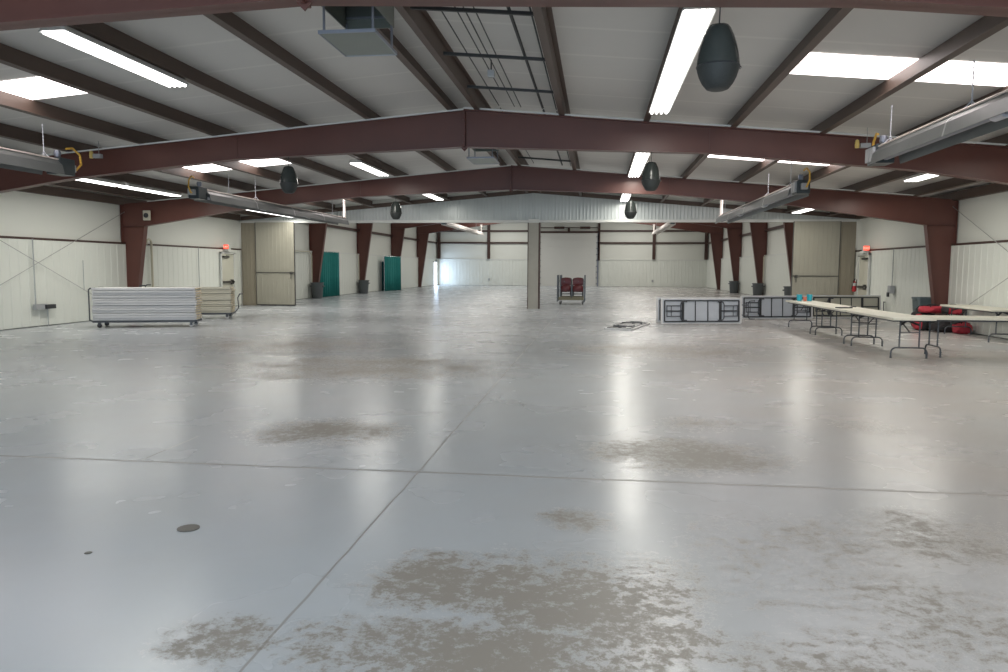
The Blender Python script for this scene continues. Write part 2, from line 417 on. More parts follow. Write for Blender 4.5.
# tan folding door leaves at each end of the wide opening
def door_leaf(n, x0, x1, xs0, xs1, hx, label):
    mb = MB(); ribbed(mb, 'x', YH - .06, -1, min(x0, x1), max(x0, x1), 0.05, 3.40, pitch=0.16, w=0.02, d=0.006)
    mb.box(min(x0, x1), max(x0, x1), YH - .055, YH + .0, 0.03, 3.40)
    d = struct(mb.build('door_%d' % n, 'tan'), label, 'door')
    e = MB()
    for xx in (x0, x1): e.box(xx - .011, xx + .011, YH - .075, YH + .0, 0.03, 3.40)
    e.build('edge_strip', 'hardware', d)
    e = MB(); e.box(min(x0, x1), max(x0, x1), YH - .09, YH - .05, 1.345, 1.375); e.build('middle_rail', 'hardware', d)
    e = MB(); e.box(min(x0, x1), max(x0, x1), YH - .085, YH + .0, 0.005, 0.055); e.build('bottom_sweep', 'rubber', d)
    e = MB(); e.box(hx - .05, hx + .05, YH - .15, YH - .08, 1.30, 1.40); e.tube([(hx, YH - .13, 1.32), (hx, YH - .14, 1.12)], 0.016)
    e.build('latch_handle', 'hardware', d)
    f = MB(); ribbed(f, 'x', YH - .02, -1, min(xs0, xs1), max(xs0, xs1), 0.0, 3.41, pitch=0.16, w=0.02, d=0.006)
    f.box(min(xs0, xs1), max(xs0, xs1), YH - .015, YH + .02, 0, 3.41)
    f.build('side_panel', 'tandark', d)
door_leaf(1, -13.92, -12.27, XL, -13.93, -12.40, 'tall tan ribbed door leaf standing behind the table stacks')
door_leaf(2, 8.94, 7.27, XR, 8.95, 7.40, 'tall tan ribbed door leaf behind the trestle tables')

# clad pier in the middle of the opening
mb = MB(); mb.box(-2.71, -2.30, YH - .06, YH + .26, 0, 3.37)
c = tag(mb.build('opening_pier', 'column_clad'), 'grey-beige clad pier in the middle of the wide opening', 'pillar')
e = MB()
for x0, x1 in ((-2.735, -2.705), (-2.305, -2.255)): e.box(x0, x1, YH - .07, YH + .27, 0, 3.37)
e.build('corner_trim', 'girt', c)
e = MB(); e.box(-2.70, -2.28, YH - .10, YH - .06, 3.36, 3.50); e.build('head_bracket', 'trimwhite', c)

# ------------------------------------------------------------------ steel frames of the low hall
BOT = [(0, 3.85), (4.5, 3.675), (7.9, 3.35), (11.35, 2.82)]
def beam_strip(mb, pts, width, th, y):
    """flange plate following a polyline pts (x,z), centred on y"""
    for (xa, za), (xb, zb) in zip(pts, pts[1:]):
        d = Vector((xb - xa, zb - za)).normalized(); n = Vector((-d.y, d.x)) * th
        mb.prism([(xa, za), (xb, zb), (xb + n.x, zb + n.y), (xa + n.x, za + n.y)], 'y', y - width / 2, y + width / 2)
def portal(name, label, y, bot, topz, ridge_top, base_d, knee, insul=True):
    fr = thing(name, label, 'roof frame', (RX, y, 0))
    for sg in (-1, 1):
        ko, kz = bot[-1]
        # column: tapered web with flanges
        outer = HALF + 0.085
        b = MB()
        web = [(sg * outer, 0.02), (sg * (outer - base_d), 0.02), (sg * ko, kz), (sg * ko, topz(ko)), (sg * outer, topz(outer))]
        b.prism(web, 'y', -0.012, 0.012)
        beam_strip(b, [(sg * (outer - base_d), 0.0), (sg * ko, kz)], 0.2, 0.014 * -sg * -1, 0)
        beam_strip(b, [(sg * outer, 0.0), (sg * outer, topz(outer))], 0.2, 0.014 * sg, 0)
        b.box(min(sg * (outer + .0), sg * (outer - base_d - .06)), max(sg * (outer + .0), sg * (outer - base_d - .06)), -.13, .13, 0, 0.025)
        b.prism([(sg * ko, kz), (sg * outer, kz), (sg * outer, kz + .014), (sg * ko, kz + .014)], 'y', -.1, .1)
        b.build('column', 'red_steel', fr)
        # rafter
        b = MB()
        lower = [(sg * o, z) for o, z in bot]
        upper = [(sg * ko, topz(ko)), (0, ridge_top)]
        b.prism(lower + upper, 'y', -0.01, 0.01)
        beam_strip(b, lower, 0.2, 0.016 * sg * -1 * -1, 0)
        beam_strip(b, [(0, ridge_top - .016), (sg * ko, topz(ko) - .016)], 0.2, 0.014 * sg, 0)
        for o in (bot[1][0], ):
            zb = bot[1][1]
            b.prism([(sg * (o - .012), zb), (sg * (o + .012), zb), (sg * (o + .012), topz(o)), (sg * (o - .012), topz(o))], 'y', -.022, .022)
        b.build('rafter', 'red_steel', fr)
    a = MB()
    zb = bot[0][1]
    a.prism([(-.022, zb - .02), (.022, zb - .02), (.022, ridge_top), (-.022, ridge_top)], 'y', -.1, .1)
    a.prism([(-.08, zb + .01), (.08, zb + .01), (.0, zb - .075)], 'y', -.012, .012)
    for z in (zb + .07, zb + .2, ridge_top - .2, ridge_top - .07):
        a.lathe([(.016, -.006), (.016, .006)], 6, (0.0, -.1, z))
    a.build('apex_plate', 'red_steel', fr)
    return fr
lowtop = lambda o: ZR - SL * o
portal('steel_frame', 'red-brown steel rafter frame cut by the top edge of the photo, nearest the viewer', FY(0) - .11, BOT, lowtop, ZR, .35, None)
portal('steel_frame', 'red-brown steel rafter frame, second from the viewer, crossing the whole photo without a visible column', FY(1), BOT, lowtop, ZR, .35, None)
portal('steel_frame', 'red-brown steel frame whose two tapered columns stand by the table stack and the red bags', FY(2), BOT, lowtop, ZR, .35, None)
BOTF = [(0, 5.62), (4.0, 5.33), (8.0, 4.80), (11.15, 4.35)]
fartop = lambda o: 6.35 - 0.0955 * o
for k, lab in ((4, 'tall brown tapered frame next beyond the header wall'), (5, 'tall brown tapered frame second beyond the header wall'),
               (6, 'tall brown tapered frame third beyond the header wall, one column behind the far teal curtain'), (7, 'tall brown tapered frame nearest the far end wall')):
    portal('tall_steel_frame', lab, FY(k), BOTF, fartop, 6.35, .30, None)

# white edge of insulation lapping the top of the second and third frames
for n, k in ((1, 1), (2, 2)):
    mb = MB()
    for sg in (-1, 1):
        beam_strip(mb, [(RX, ZR + .005), (RX + sg * 11.2, pz(RX + sg * 11.2) + .005)], 0.02, .028 * sg * sg, FY(k) - .11)
    struct(mb.build('trim_%d' % n, 'trimwhite'), 'thin white strip along the top of the %s roof frame' % ('second' if k == 1 else 'third'), 'trim')

# ------------------------------------------------------------------ purlins
OFFS = [0.30, 1.87, 3.40, 4.93, 6.46, 7.99, 9.52, 11.05]
for sg, side in ((-1, 'the table stacks'), (1, 'the trestle tables')):
    for i, o in enumerate(OFFS):
        x = RX + sg * o; z = pz(x); q = -sg
        mb = MB()
        prof = [(x - .003, z), (x - .003 + q * 0, z)]
        d = SL
        def P(dx, dzv): return (x + dx, z + dzv - sg * d * dx)
        # Z section: bottom flange toward the ridge, web, top flange toward the eave
        sec = [P(q * .10, .0), P(q * .10, .014), P(q * .006, .014), P(q * .006, PH - .006), P(-q * .07, PH - .006), P(-q * .07, PH), P(-q * .002, PH), P(-q * .002, .0)]
        mb.prism(sec, 'y', YF, YH - .06)
        ob = mb.build('roof_purlin', 'purlin')
        tag(ob, 'brown roof purlin, %s down from the ridge on the slope above %s' % (ORD[i], side), 'purlin', 'roof purlins')
    x = RX + sg * (HALF + .04)
    mb = MB(); z = pz(x)
    mb.box(x - .075, x + .045, YF, YH - .06, z - .03, z + .2)
    tag(mb.build('eave_strut', 'purlin'), 'brown eave beam along the wall top above %s' % side, 'beam')

# ------------------------------------------------------------------ skylights
n = 1
for k, yo in ((-1, 3.75), (0, 3.75), (1, 4.05), (2, 4.0)):
    for sg in (-1, 1):
        o0, o1 = 5.0, 7.97
        xa, xb = RX + sg * o0, RX + sg * o1
        mb = MB()
        mb.prism([(xa, dz(xa) - .012), (xb, dz(xb) - .012), (xb, dz(xb) + .01), (xa, dz(xa) + .01)], 'y', FY(k) + yo, FY(k) + yo + 1.0)
        nm = {-1: 'behind the viewer', 0: 'in the nearest roof bay', 1: 'in the second roof bay', 2: 'in the roof bay before the header wall'}[k]
        struct(mb.build('window_%d' % n, 'sky_panel'), 'glowing white roof skylight %s above %s' % (nm, 'the table stacks' if sg < 0 else 'the trestle tables'), 'skylight'); n += 1

# ------------------------------------------------------------------ girts, posts, braces on the walls
for side, X, s, lab in (('left', XL, -1, 'the table stacks'), ('right', XR, 1, 'the red bags')):
    gm = MB(); x0, x1 = sorted((X + s * WG, X - s * .012))
    gm.box(x0, x1, YF, YH - .06 if side == 'left' else YH - .06, 2.265, 2.322)
    tag(gm.build('wall_girt', 'girt'), 'thin brown horizontal girt on the white wall behind %s' % lab, 'girt')
    gm = MB(); x0, x1 = sorted((X + s * WG, X - s * .06))
    gm.box(x0, x1, YH + .3, YB, 3.77, 3.90)
    tag(gm.build('wall_girt', 'girt'), 'brown horizontal girt high on the tall hall side wall beyond %s' % ('the teal curtains' if side == 'left' else 'the trestle tables'), 'girt')
for z, x0, x1, lab in ((3.86, XL, DX0 - .2, 'lower brown girt on the far end wall beside the daylit door'), (4.92, XL, DX0 - .2, 'upper brown girt on the far end wall beside the daylit door'),
                       (3.86, DX1 + .2, XR, 'lower brown girt on the far end wall beyond the sideways tables'), (4.92, DX1 + .2, XR, 'upper brown girt on the far end wall beyond the sideways tables')):
    gm = MB(); gm.box(x0, x1, YB - .14, YB, z - .075, z + .075)
    tag(gm.build('wall_girt', 'girt'), lab, 'girt')
for x, lab in ((XL + .12, 'in the corner by the daylit door'), (-9.83, 'midway between daylit door corner and sectional door'), (4.91, 'beyond the chair cart'), (XR - .1, 'in the corner farthest from the daylit door')):
    gm = MB(); gm.box(x - .13, x + .13, YB - .22, YB - .0, 2.41, far_dz(x))
    tag(gm.build('wall_post', 'girt'), 'brown post on the far end wall, ' + lab, 'post')

def cable(label, pts, r=.008, mat_='cable', name='brace_cable', cat='brace cable', group=None):
    mb = MB(); mb.tube(pts, r, 6); return tag(mb.build(name, mat_, smooth=True), label, cat, group)
xl, xr = XL + .10, XR - .10
cable('thin diagonal brace cable rising toward the brown column behind the table stack', [(xl, 14.3, .08), (xl, 21.75, 3.25)])
cable('thin diagonal brace cable falling toward the table stack from the wall girt', [(xl, 14.3, 3.3), (xl, 21.75, .05)])
cable('thin diagonal brace cable falling away from the brown column above the red bags', [(xr, 14.3, .08), (xr, 21.7, 3.3)])
cable('thin diagonal brace cable rising behind the trestle table from the red bags', [(xr, 14.3, 3.2), (xr, 21.7, .25)])

# ------------------------------------------------------------------ sectional door in the back wall
dm = MB()
nsec = 8; hh = 4.74 / nsec
for i in range(nsec):
    dm.box(DX0, DX1, YB - .10, YB - .02, i * hh + .003, (i + 1) * hh - .003)
d = struct(dm.build('door_3', 'rollup'), 'wide white sectional overhead door in the far end wall', 'door')
e = MB()
for x0, x1 in ((DX0 - .22, DX0 - .02), (DX1 + .02, DX1 + .22)): e.box(x0, x1, YB - .2, YB, 2.3, 5.6)
e.build('jamb', 'girt', d)
e = MB()
for x0, x1 in ((DX0 - .12, DX0 + .0), (DX1 + .0, DX1 + .12)): e.box(x0, x1, YB - .2, YB - .05, 0, 4.9)
for x in (DX0 + .05, DX1 - .05):
    for i in range(9): e.box(x - .06, x + .06, YB - .15, YB - .1, i * .52 + .2, i * .52 + .27)
e.build('track', 'tubegrey', d)
e = MB(); e.box(DX0 - .1, DX1 + .1, YB - .2, YB, 4.74, 4.90); e.box(-2.7, -2.5, YB - .25, YB - .02, 4.9, 5.25)
e.tube([(DX0, YB - .3, 5.2), (DX1, YB - .3, 5.2)], .04)
for x in (DX0 + 1.3, DX0 + 3.6): e.tube([(x, YB - .3, 5.2), (x + .9, YB - .3, 5.2)], .11, 10)
e.build('spring_shaft', 'girt', d)

# daylit door in the tall hall's side wall
mb = MB(); mb.box(XL - .06, XL - .03, 66.2, 67.6, 0.02, 2.10)
d = struct(mb.build('door_4', 'daylight_pane'), 'door full of bright daylight near the far corner', 'door')
e = MB()
for y0, y1 in ((66.15, 66.22), (67.58, 67.65)): e.box(XL - .08, XL + .04, y0, y1, 0, 2.14)
e.box(XL - .08, XL + .04, 66.15, 67.65, 2.08, 2.14)
e.build('door_frame', 'trimwhite', d)

# side doors with closers and levers
def side_door(n, X, s, y0, y1, z1, label, lever_y):
    mb = MB(); x0, x1 = sorted((X - s * .03, X - s * .075))
    mb.box(x0, x1, y0, y1, 0.01, z1)
    d = struct(mb.build('door_%d' % n, 'beigedoor'), label, 'door')
    e = MB(); xa, xb = sorted((X - s * .03, X - s * .10))
    for a, b in ((y0 - .06, y0), (y1, y1 + .06)): e.box(xa, xb, a, b, 0, z1 + .06)
    e.box(xa, xb, y0 - .06, y1 + .06, z1, z1 + .06); e.build('door_frame', 'trimwhite', d)
    e = MB(); xa, xb = sorted((X - s * .075, X - s * .15)); e.box(xa, xb, y0 + .06, y0 + .5, z1 - .16, z1 - .09)
    e.tube([(X - s * .12, y0 + .3, z1 - .06), (X - s * .2, y0 + .75, z1 - .03)], .014, 6)
    e.build('door_closer', 'hardware', d)
    e = MB(); xa, xb = sorted((X - s * .075, X - s * .15)); e.box(xa, xb, y0 + .05, y1 - .08, .95, 1.03)
    e.box(xa, xb, lever_y - .07, lever_y + .07, .90, 1.08)
    e.build('push_bar', 'hardware', d)
side_door(5, XL, -1, 27.75, 28.72, 2.10, 'beige exit door with push bar beside the table stacks', 28.5)
side_door(6, XR, 1, 27.9, 28.85, 2.12, 'beige exit door with push bar beside the fire extinguisher', 28.1)

# exit signs
def exit_sign(X, s, y, z, label):
    t = thing('exit_sign', label, 'sign', (X, y, z), 0)
    mb = MB(); mb.box(-.04, .04, -.15, .15, -.10, .10); mb.build('sign_case', 'signwhite', t, bevel=.01)
    mb = MB(); mb.box(-.10, .10, -.05, -.04, -.075, .085)
    f = mb.build('sign_face', 'exitred', t); f.location = (0, 0, 0)
    # face looks down the hall toward the entrance and into the room
    f.location = (-s * .0, -.13, 0.0)
    cu = bpy.data.curves.new('exit_letters', 'FONT'); cu.body = 'EXIT'; cu.size = .095; cu.align_x = 'CENTER'; cu.align_y = 'CENTER'; cu.extrude = .003
    cu.materials.append(M['exitletter'])
    tmp = bpy.data.objects.new('lettering_source', cu); COL.objects.link(tmp); bpy.context.view_layer.update()
    me = bpy.data.meshes.new_from_object(tmp); bpy.data.objects.remove(tmp)
    o = bpy.data.objects.new('lettering', me); COL.objects.link(o); o.parent = f
    o.location = (0, -.056, 0); o.rotation_euler = (PI / 2, 0, 0)
    mb = MB(); mb.box(-.09, .09, -.2, .2, -.17, -.10); mb.build('lamp_tray', 'signwhite', t)
    return t
exit_sign(XL + .13, -1, 28.2, 2.36, 'small glowing red exit sign above the beige door by the table stacks')
exit_sign(XR - .13, 1, 28.2, 2.36, 'small glowing red exit sign above the beige door by the extinguisher')

# fire extinguisher
t = thing('fire_extinguisher', 'red fire extinguisher hung on the white wall beside the exit door', 'fire extinguisher', (XR - .13, 29.12, .80))
t.scale = (.82, .82, .9)
mb = MB(); mb.lathe([(.03, 0), (.085, .01), (.09, .04), (.09, .33), (.07, .39), (.03, .42), (.025, .45)], 14); mb.build('cylinder_body', 'redpaint', t, smooth=True)
mb = MB(); mb.lathe([(.0915, .24), (.0915, .36)], 14); mb.build('label_band', 'signwhite', t, smooth=True)
mb = MB(); mb.tube([(0, 0, .44), (0, 0, .52)], .02); mb.box(-.02, .02, -.1, .03, .5, .53); mb.build('valve', 'black', t)
mb = MB(); mb.tube([(0, -.02, .49), (-.06, -.08, .45), (-.09, -.06, .3), (-.1, -.02, .12)], .014); mb.build('hose', 'rubber', t, smooth=True)
mb = MB(); mb.box(.085, .125, -.05, .05, .05, .5); mb.build('wall_bracket', 'chrome', t)

# ------------------------------------------------------------------ conduits and boxes on the walls
cable('thin grey conduit dropping from the girt to the wall box near the table stack', [(xl - .02, 17.9, 2.28), (xl - .02, 17.9, .56)], .016, 'conduit', 'wall_conduit', 'conduit')
cable('thin grey conduit from the floor up to the black topped wall box', [(xl - .02, 18.32, .0), (xl - .02, 18.32, .48)], .014, 'conduit', 'wall_conduit', 'conduit')
t = thing('outlet_box', 'grey wall box with black fitting below the vertical conduit', 'electrical box', (xl - .02, 18.15, .52))
mb = MB(); mb.box(-.04, .05, -.3, .1, -.07, .07); mb.build('box_body', 'boxgrey', t)
mb = MB(); mb.box(-.02, .10, .02, .36, -.06, .05); mb.build('plug', 'black', t)
cable('thin grey vertical conduit on the wall above the smaller view of the rear table stack', [(xl - .02, 26.05, 2.28), (xl - .02, 26.05, .2)], .014, 'conduit', 'wall_conduit', 'conduit')
cable('short dark vertical seam strip on the wall between conduit and near table stack', [(xl - .03, 19.8, 1.75), (xl - .03, 19.8, .9)], .010, 'conduit', 'wall_conduit', 'conduit')
mb = MB(); mb.tube([(xl - .02, 22.85, 2.30)] + arc((xl - .02, 23.0, 2.33), .13, PI, 0, 8, 'yz') + [(xl - .02, 23.13, 0.0)], .035, 8)
tag(mb.build('hooked_pipe', 'beigepipe', smooth=True), 'beige vertical pipe hooked over at its top beside the brown column', 'pipe')
cable('thin grey vertical conduit down the wall to the grey switch box beyond the trestle tables', [(xr + .03, 25.7, 2.28), (xr + .03, 25.7, 1.05)], .016, 'conduit', 'wall_conduit', 'conduit')
t = thing('switch_box', 'grey switch box on the white wall behind the trestle tables', 'electrical box', (xr + .02, 25.65, .9))
mb = MB(); mb.box(-.10, .05, -.12, .12, -.05, .2); mb.build('box_body', 'boxgrey', t, bevel=.01)
mb = MB(); mb.box(-.14, -.1, -.06, .06, -.16, -.02); mb.build('plug', 'black', t)
t = thing('column_box', 'square cream box with dark round centre high on the tapered column', 'alarm horn', (-13.72, 21.76, 3.14))
mb = MB(); mb.box(-.11, .11, -.05, .03, -.15, .15); mb.build('box_body', 'sign_cream', t, bevel=.012)
mb = MB(); mb.lathe([(.0, 0), (.075, 0), (.075, .02), (.045, .02), (.04, .008), (.0, .008)], 16); mb.xf(Matrix.Translation((0, -.05, 0)) @ Matrix.Rotation(PI / 2, 4, 'X')); mb.build('round_dial', 'black', t)
cable('thin pale pipe along the tall hall wall ending at the bin by the first column', [(XL + .12, YH + .4, 2.38), (XL + .12, 36.7, 2.36), (XL + .12, 36.95, 2.2), (XL + .12, 36.95, .85)], .025, 'beigepipe', 'wall_conduit', 'conduit')
cable('thin pale drop pipe beside the second tall column above its bin', [(XL + .12, 44.2, 2.38), (XL + .12, 44.55, 2.3), (XL + .12, 44.6, .85)], .025, 'beigepipe', 'wall_conduit', 'conduit')
cable('thin pale drop pipe against the tall column beyond the sideways tables', [(XR - .12, 44.2, 2.38), (XR - .12, 44.55, 2.3), (XR - .12, 44.6, .85)], .025, 'beigepipe', 'wall_conduit', 'conduit')
for x, z, lab in ((-9.8, .55, 'under the midway post beside the daylit corner'), (4.85, .52, 'under the post beyond the chair cart')):
    mb = MB(); mb.box(x - .08, x + .08, YB - .11, YB - .06, z - .1, z + .1)
    tag(mb.build('wall_outlet', 'boxgrey', bevel=.01), 'tiny grey outlet on the far end wall ' + lab, 'outlet')

# ------------------------------------------------------------------ fluorescent lights
def make_light(label, x, y0, length=2.5):
    z = pz(x) - .0
    t = thing('fluorescent_light', label, 'light', (x, y0, z), 0, 'ceiling strip lights')
    mb = MB(); mb.prism([(-.12, -.005), (.12, -.005), (.17, -.075), (.165, -.085), (.10, -.05), (-.10, -.05), (-.165, -.085), (-.17, -.075)], 'y', 0, length)
    mb.build('housing', 'fixture', t)
    for i in range(4):
        xx = -.117 + .078 * i
        mb = MB(); mb.tube([(xx, .02, -.085), (xx, length - .02, -.085)], .024, 8); mb.build('tube', 'tube', t, smooth=True)
    for ya in (0.0, length - .02):
        mb = MB(); mb.box(-.15, .15, ya, ya + .02, -.07, -.05); mb.build('end_cap', 'fixture', t)
    return t
a = make_light('long lit strip light under a purlin, upper left of photo near the skylight', -5.98, 7.85)
def lt(label, x, y, drop=0.0): return dup(a, label, (x, y, pz(x) - drop))
lt('lit strip light hung just before the third frame, between two hanging speakers', -5.98, 18.3)
lt('small lit strip light before the header wall, above the far hanging speaker nearest the curtains', -5.98, 25.85)
lt('big lit strip light beside the largest hanging speaker, its end nearest the viewer', .96, 7.9)
lt('big lit strip light beside the largest hanging speaker, its end butting the second frame', .96, 10.40)
lt('lit strip light just beyond the second frame, beside the middle-sized hanging speaker, nearer half', .96, 16.5)
lt('lit strip light just before the third frame beside the middle-sized hanging speaker, farther half', .96, 19.08)
lt('small lit strip light beyond the third frame above the smallest hanging speaker, nearer half', .96, 24.2)
lt('small lit strip light touching the header wall above the smallest hanging speaker', .96, 26.8)
lt('lit strip light over the brown column by the table stacks, nearer half of the pair', -12.12, 15.6)
lt('lit strip light over the brown column by the table stacks, farther half of the pair', -12.12, 18.22)
lt('lit strip light half hidden behind the long tube heater, nearer half of its pair', -12.12, 24.2, .04)
lt('lit strip light half hidden behind the long tube heater, ending at the header wall', -12.12, 26.8, .04)
lt('lit strip light peeping below the second frame near the tapered column by the red bags', 7.06, 15.95)
lt('small lit strip light just above the tan door leaf behind the trestle tables', 7.06, 26.0)

# ------------------------------------------------------------------ hanging teardrop speakers
def make_speaker(label, x, y):
    t = thing('hanging_speaker', label, 'speaker', (x, y, 3.06), 0, 'hanging teardrop speakers')
    mb = MB(); mb.lathe([(.172, .193), (.169, .225), (.160, .29), (.144, .36), (.122, .43), (.095, .49), (.078, .513), (.05, .52), (.0, .52)], 24); mb.build('upper_shell', 'speaker', t, smooth=True)
    mb = MB(); mb.lathe([(.173, .182), (.177, .188), (.173, .196)], 24); mb.build('seam_ring', 'black', t, smooth=True)
    mb = MB(); mb.lathe([(.0, .0), (.065, .002), (.09, .012), (.125, .055), (.152, .11), (.167, .16), (.172, .185)], 24); mb.build('lower_grille', 'speaker_grille', t, smooth=True)
    mb = MB(); mb.tube([(0, 0, .51), (.004, 0, .65), (0, 0, .75)], .006, 6); mb.build('hanging_cable', 'black', t)
    mb = MB(); mb.lathe([(.012, -.012), (.018, 0), (.012, .012)], 8, (.172, 0, .18)); mb.build('bolt', 'chrome', t)
    return t
sp = make_speaker('largest black teardrop speaker hanging beside the big strip light', .95, FY(0))
dup(sp, 'middle-sized black teardrop speaker hanging from the second frame beside a strip light', (.94, FY(1), 3.02))
dup(sp, 'smallest black teardrop speaker hanging in front of the header wall below a strip light', (.90, FY(2), 3.01))
dup(sp, 'black teardrop speaker hanging from the second frame above the long tube heater', (-5.98, FY(1), 3.02))
dup(sp, 'black teardrop speaker hanging in front of the header wall above the teal curtains', (-5.94, FY(2), 3.01))

# ------------------------------------------------------------------ gas tube heaters
def make_heater(label, x, y0, y1, zt, burner, chains, far_pipe=None, ztop=None, light=False):
    """trough reflector over a steel tube; burner = 'near' or 'far' end"""
    L = y1 - y0
    t = thing('tube_heater', label, 'heater', (x, y0, zt), 0, None)
    mb = MB()
    o = [(-.215, -.255), (-.18, -.10), (-.09, -.01), (.09, -.01), (.18, -.10), (.215, -.255)]
    i = [(.207, -.257), (.17, -.105), (.085, -.02), (-.085, -.02), (-.17, -.105), (-.207, -.257)]
    mb.prism(o + i, 'y', 0, L)
    r = mb.build('reflector', 'alu' if not light else 'pipewhite', t)  # far heaters take a paler colour that paints in the skylight on them
    e = MB()
    for yy in [L * q / 4 for q in range(1, 4)]:
        e.prism([(p[0] * 1.012, p[1] + .004) for p in o] + [(p[0] * 1.0, p[1] - .004) for p in o[::-1]], 'y', yy - .02, yy + .02)
    e.build('joint_band', 'galv', r)
    e = MB()
    e.tube([(0, .02, -.15), (0, L - .02, -.15)], .055, 10)
    tb = e.build('burner_tube', 'tubegrey' if not light else 'pipewhite', t, smooth=True)
    for yy in (L * .33, L * .66):
        e = MB(); e.tube([(0, yy - .12, -.15), (0, yy + .12, -.15)], .085, 12); e.build('coupling', 'ceramic', tb, smooth=True)
    e = MB()
    for xx in (-.10, .10): e.tube([(xx, 0, .0), (xx, L, .0)], .014, 6)
    e.build('top_edge_rail', 'skylit_edge', t)  # pale pinkish colour stands in for skylight catching the top edges
    yb = 0 if burner == 'near' else L; sgn = -1 if burner == 'near' else 1
    e = MB(); ya, yb2 = sorted((yb, yb + sgn * .38)); e.box(-.13, .13, ya, yb2, -.24, .04)
    bx = e.build('burner_box', 'boxblue', t, bevel=.01)
    e = MB(); e.box(-.17, -.13, ya + .04, ya + .17, -.2, .0); e.box(-.17, -.13, ya + .2, yb2 - .03, -.2, .0)
    e.box(-.06, .06, min(yb + sgn * .38, yb + sgn * .5), max(yb + sgn * .38, yb + sgn * .5), -.16, -.04)
    e.build('control_panel', 'boxgrey', bx)
    e = MB()
    c0 = Vector((.02, yb + sgn * .42, -.1))
    e.tube([c0, c0 + Vector((.0, sgn * .12, -.02)), c0 + Vector((.02, sgn * .24, .10)), c0 + Vector((.02, sgn * .22, .26)), c0 + Vector((.0, sgn * .06, .36)), c0 + Vector((-.02, -sgn * .08, .33))], .017, 8)
    e.build('gas_hose', 'yellowhose', t, smooth=True)
    e = MB(); e.lathe([(.0, -.05), (.05, -.05), (.06, 0), (.05, .05), (.0, .05)], 10, (0, yb + sgn * .12, .12)); e.tube([(0, yb + sgn * .12, .04), (0, yb + sgn * .12, .1)], .03)
    e.build('blower', 'tubegrey', t, smooth=True)
    for cy in chains:
        e = MB(); top = (pz(x) if ztop is None else ztop) - zt
        e.tube([(0, cy, .02), (0, cy, top)], .006, 6)
        for q in range(int(top / .06)): e.lathe([(.007, -.02), (.011, 0), (.007, .02)], 6, (0, cy, .05 + q * .06))
        e.tube([(-.1, cy, .0), (0, cy, .10), (.1, cy, .0)], .007, 5)
        e.build('hanger_chain', 'ceramic', t)
    if far_pipe:
        yy = L if burner == 'near' else 0
        e = MB(); e.tube([(0, yy - .15, -.02), (0, yy + .05, -.01), (0, yy + .1, .04), (0, yy + .1, .60), (0, yy + .1, far_pipe)], .05, 10)
        e.build('exhaust_pipe', 'pipewhite', t, smooth=True)
    return t
make_heater('gas tube heater with silvery trough at the upper right edge of the photo', 4.17, 2.4, 11.85, 3.41, 'far', [.8, 6.9, 9.3])
make_heater('gas tube heater with dark trough cut by the photo edge, near the table stacks', -9.25, 2.4, 12.0, 3.40, 'far', [.8, 5.2, 9.4])
make_heater('long gas tube heater with white upright exhaust before the header wall, curtain side', -9.25, 16.9, 26.85, 3.39, 'near', [1.3, 2.8, 8.8], .68)
make_heater('gas tube heater with pale upright exhaust, ending above the sideways tables', 4.15, 16.6, 26.5, 3.39, 'near', [.7, 2.9, 9.3], .68)
make_heater('pale far tube heater seen under the header wall on the curtain side', -9.3, 45.5, 60.0, 4.45, 'near', [2, 12], .5, 6.0, True)
make_heater('pale far tube heater seen under the header wall above the sideways tables', 4.3, 45.5, 60.0, 4.45, 'near', [2, 12], .5, 6.0, True)

# ------------------------------------------------------------------ pull-cord outlets
def cord_outlet(label, x, y, z):
    t = thing('hanging_outlet', label, 'outlet', (x, y, z))
    mb = MB(); mb.box(-.05, .12, -.04, .04, -.05, .03); mb.build('box_body', 'boxgrey', t, bevel=.008)
    mb = MB(); mb.lathe([(.035, -.05), (.04, 0), (.03, .08), (.0, .1)], 10, (-.1, 0, .0)); mb.build('yellow_cap', 'cream_cap', t, smooth=True)
    mb = MB(); mb.tube([(.06, 0, .03), (.06, 0, pz(x) - z + .1)], .006, 5); mb.build('cord', 'conduit', t)
cord_outlet('small grey and yellow corded outlet at the second frame, table stack side', -9.75, 13.85, 3.74)
cord_outlet('small grey and yellow corded outlet at the second frame, beside the near heater', 4.50, 13.85, 3.74)

# ------------------------------------------------------------------ ridge vents with hanging plates
def ridge_vent(label, y, x0=-.27, x1=.27, ln=.75):
    t = thing('ridge_vent', label, 'vent', (RX + .03, y, 3.9))
    b = MB(); zt = ZR + .17 - 3.9; zb = .27
    b.box(x0, x0 + .012, 0, ln, zb, zt); b.box(x1 - .012, x1, 0, ln, zb, zt); b.box(x0, x1, ln - .012, ln, zb, zt); b.box(x0, x1, 0, .012, zb + .12, zt)
    d = b.build('duct_box', 'ventplate', t)
    b = MB(); b.box(x0 + .014, x1 - .014, .014, ln - .014, zt - .2, zt - .18); b.build('damper', 'ventdark', d)
    b = MB(); b.box(x0 + .02, x1 - .02, ln - .05, ln - .014, zb + .10, zb + .115); b.build('lip', 'ventedge', d)
    p = MB(); p.box(x0 - .01, x1 + .01, -.02, ln + .03, .0, .015); pl = p.build('baffle_plate', 'ventplate', t)
    p = MB()
    p.box(x0 - .02, x1 + .02, ln + .03, ln + .042, -.005, .028); p.box(x0 - .02, x1 + .02, -.032, -.02, -.005, .028)
    p.box(x0 - .022, x0 - .01, -.03, ln + .04, -.005, .028); p.box(x1 + .01, x1 + .022, -.03, ln + .04, -.005, .028)
    p.build('plate_rim', 'ventedge', pl)
    for xx in (x0 + .02, x1 - .02):
        for yy in (.03, ln - .03):
            p = MB(); p.tube([(xx, yy, .0), (xx, yy, zb + .05)], .013, 6); p.build('hanger_rod', 'ventedge', t)
    return t
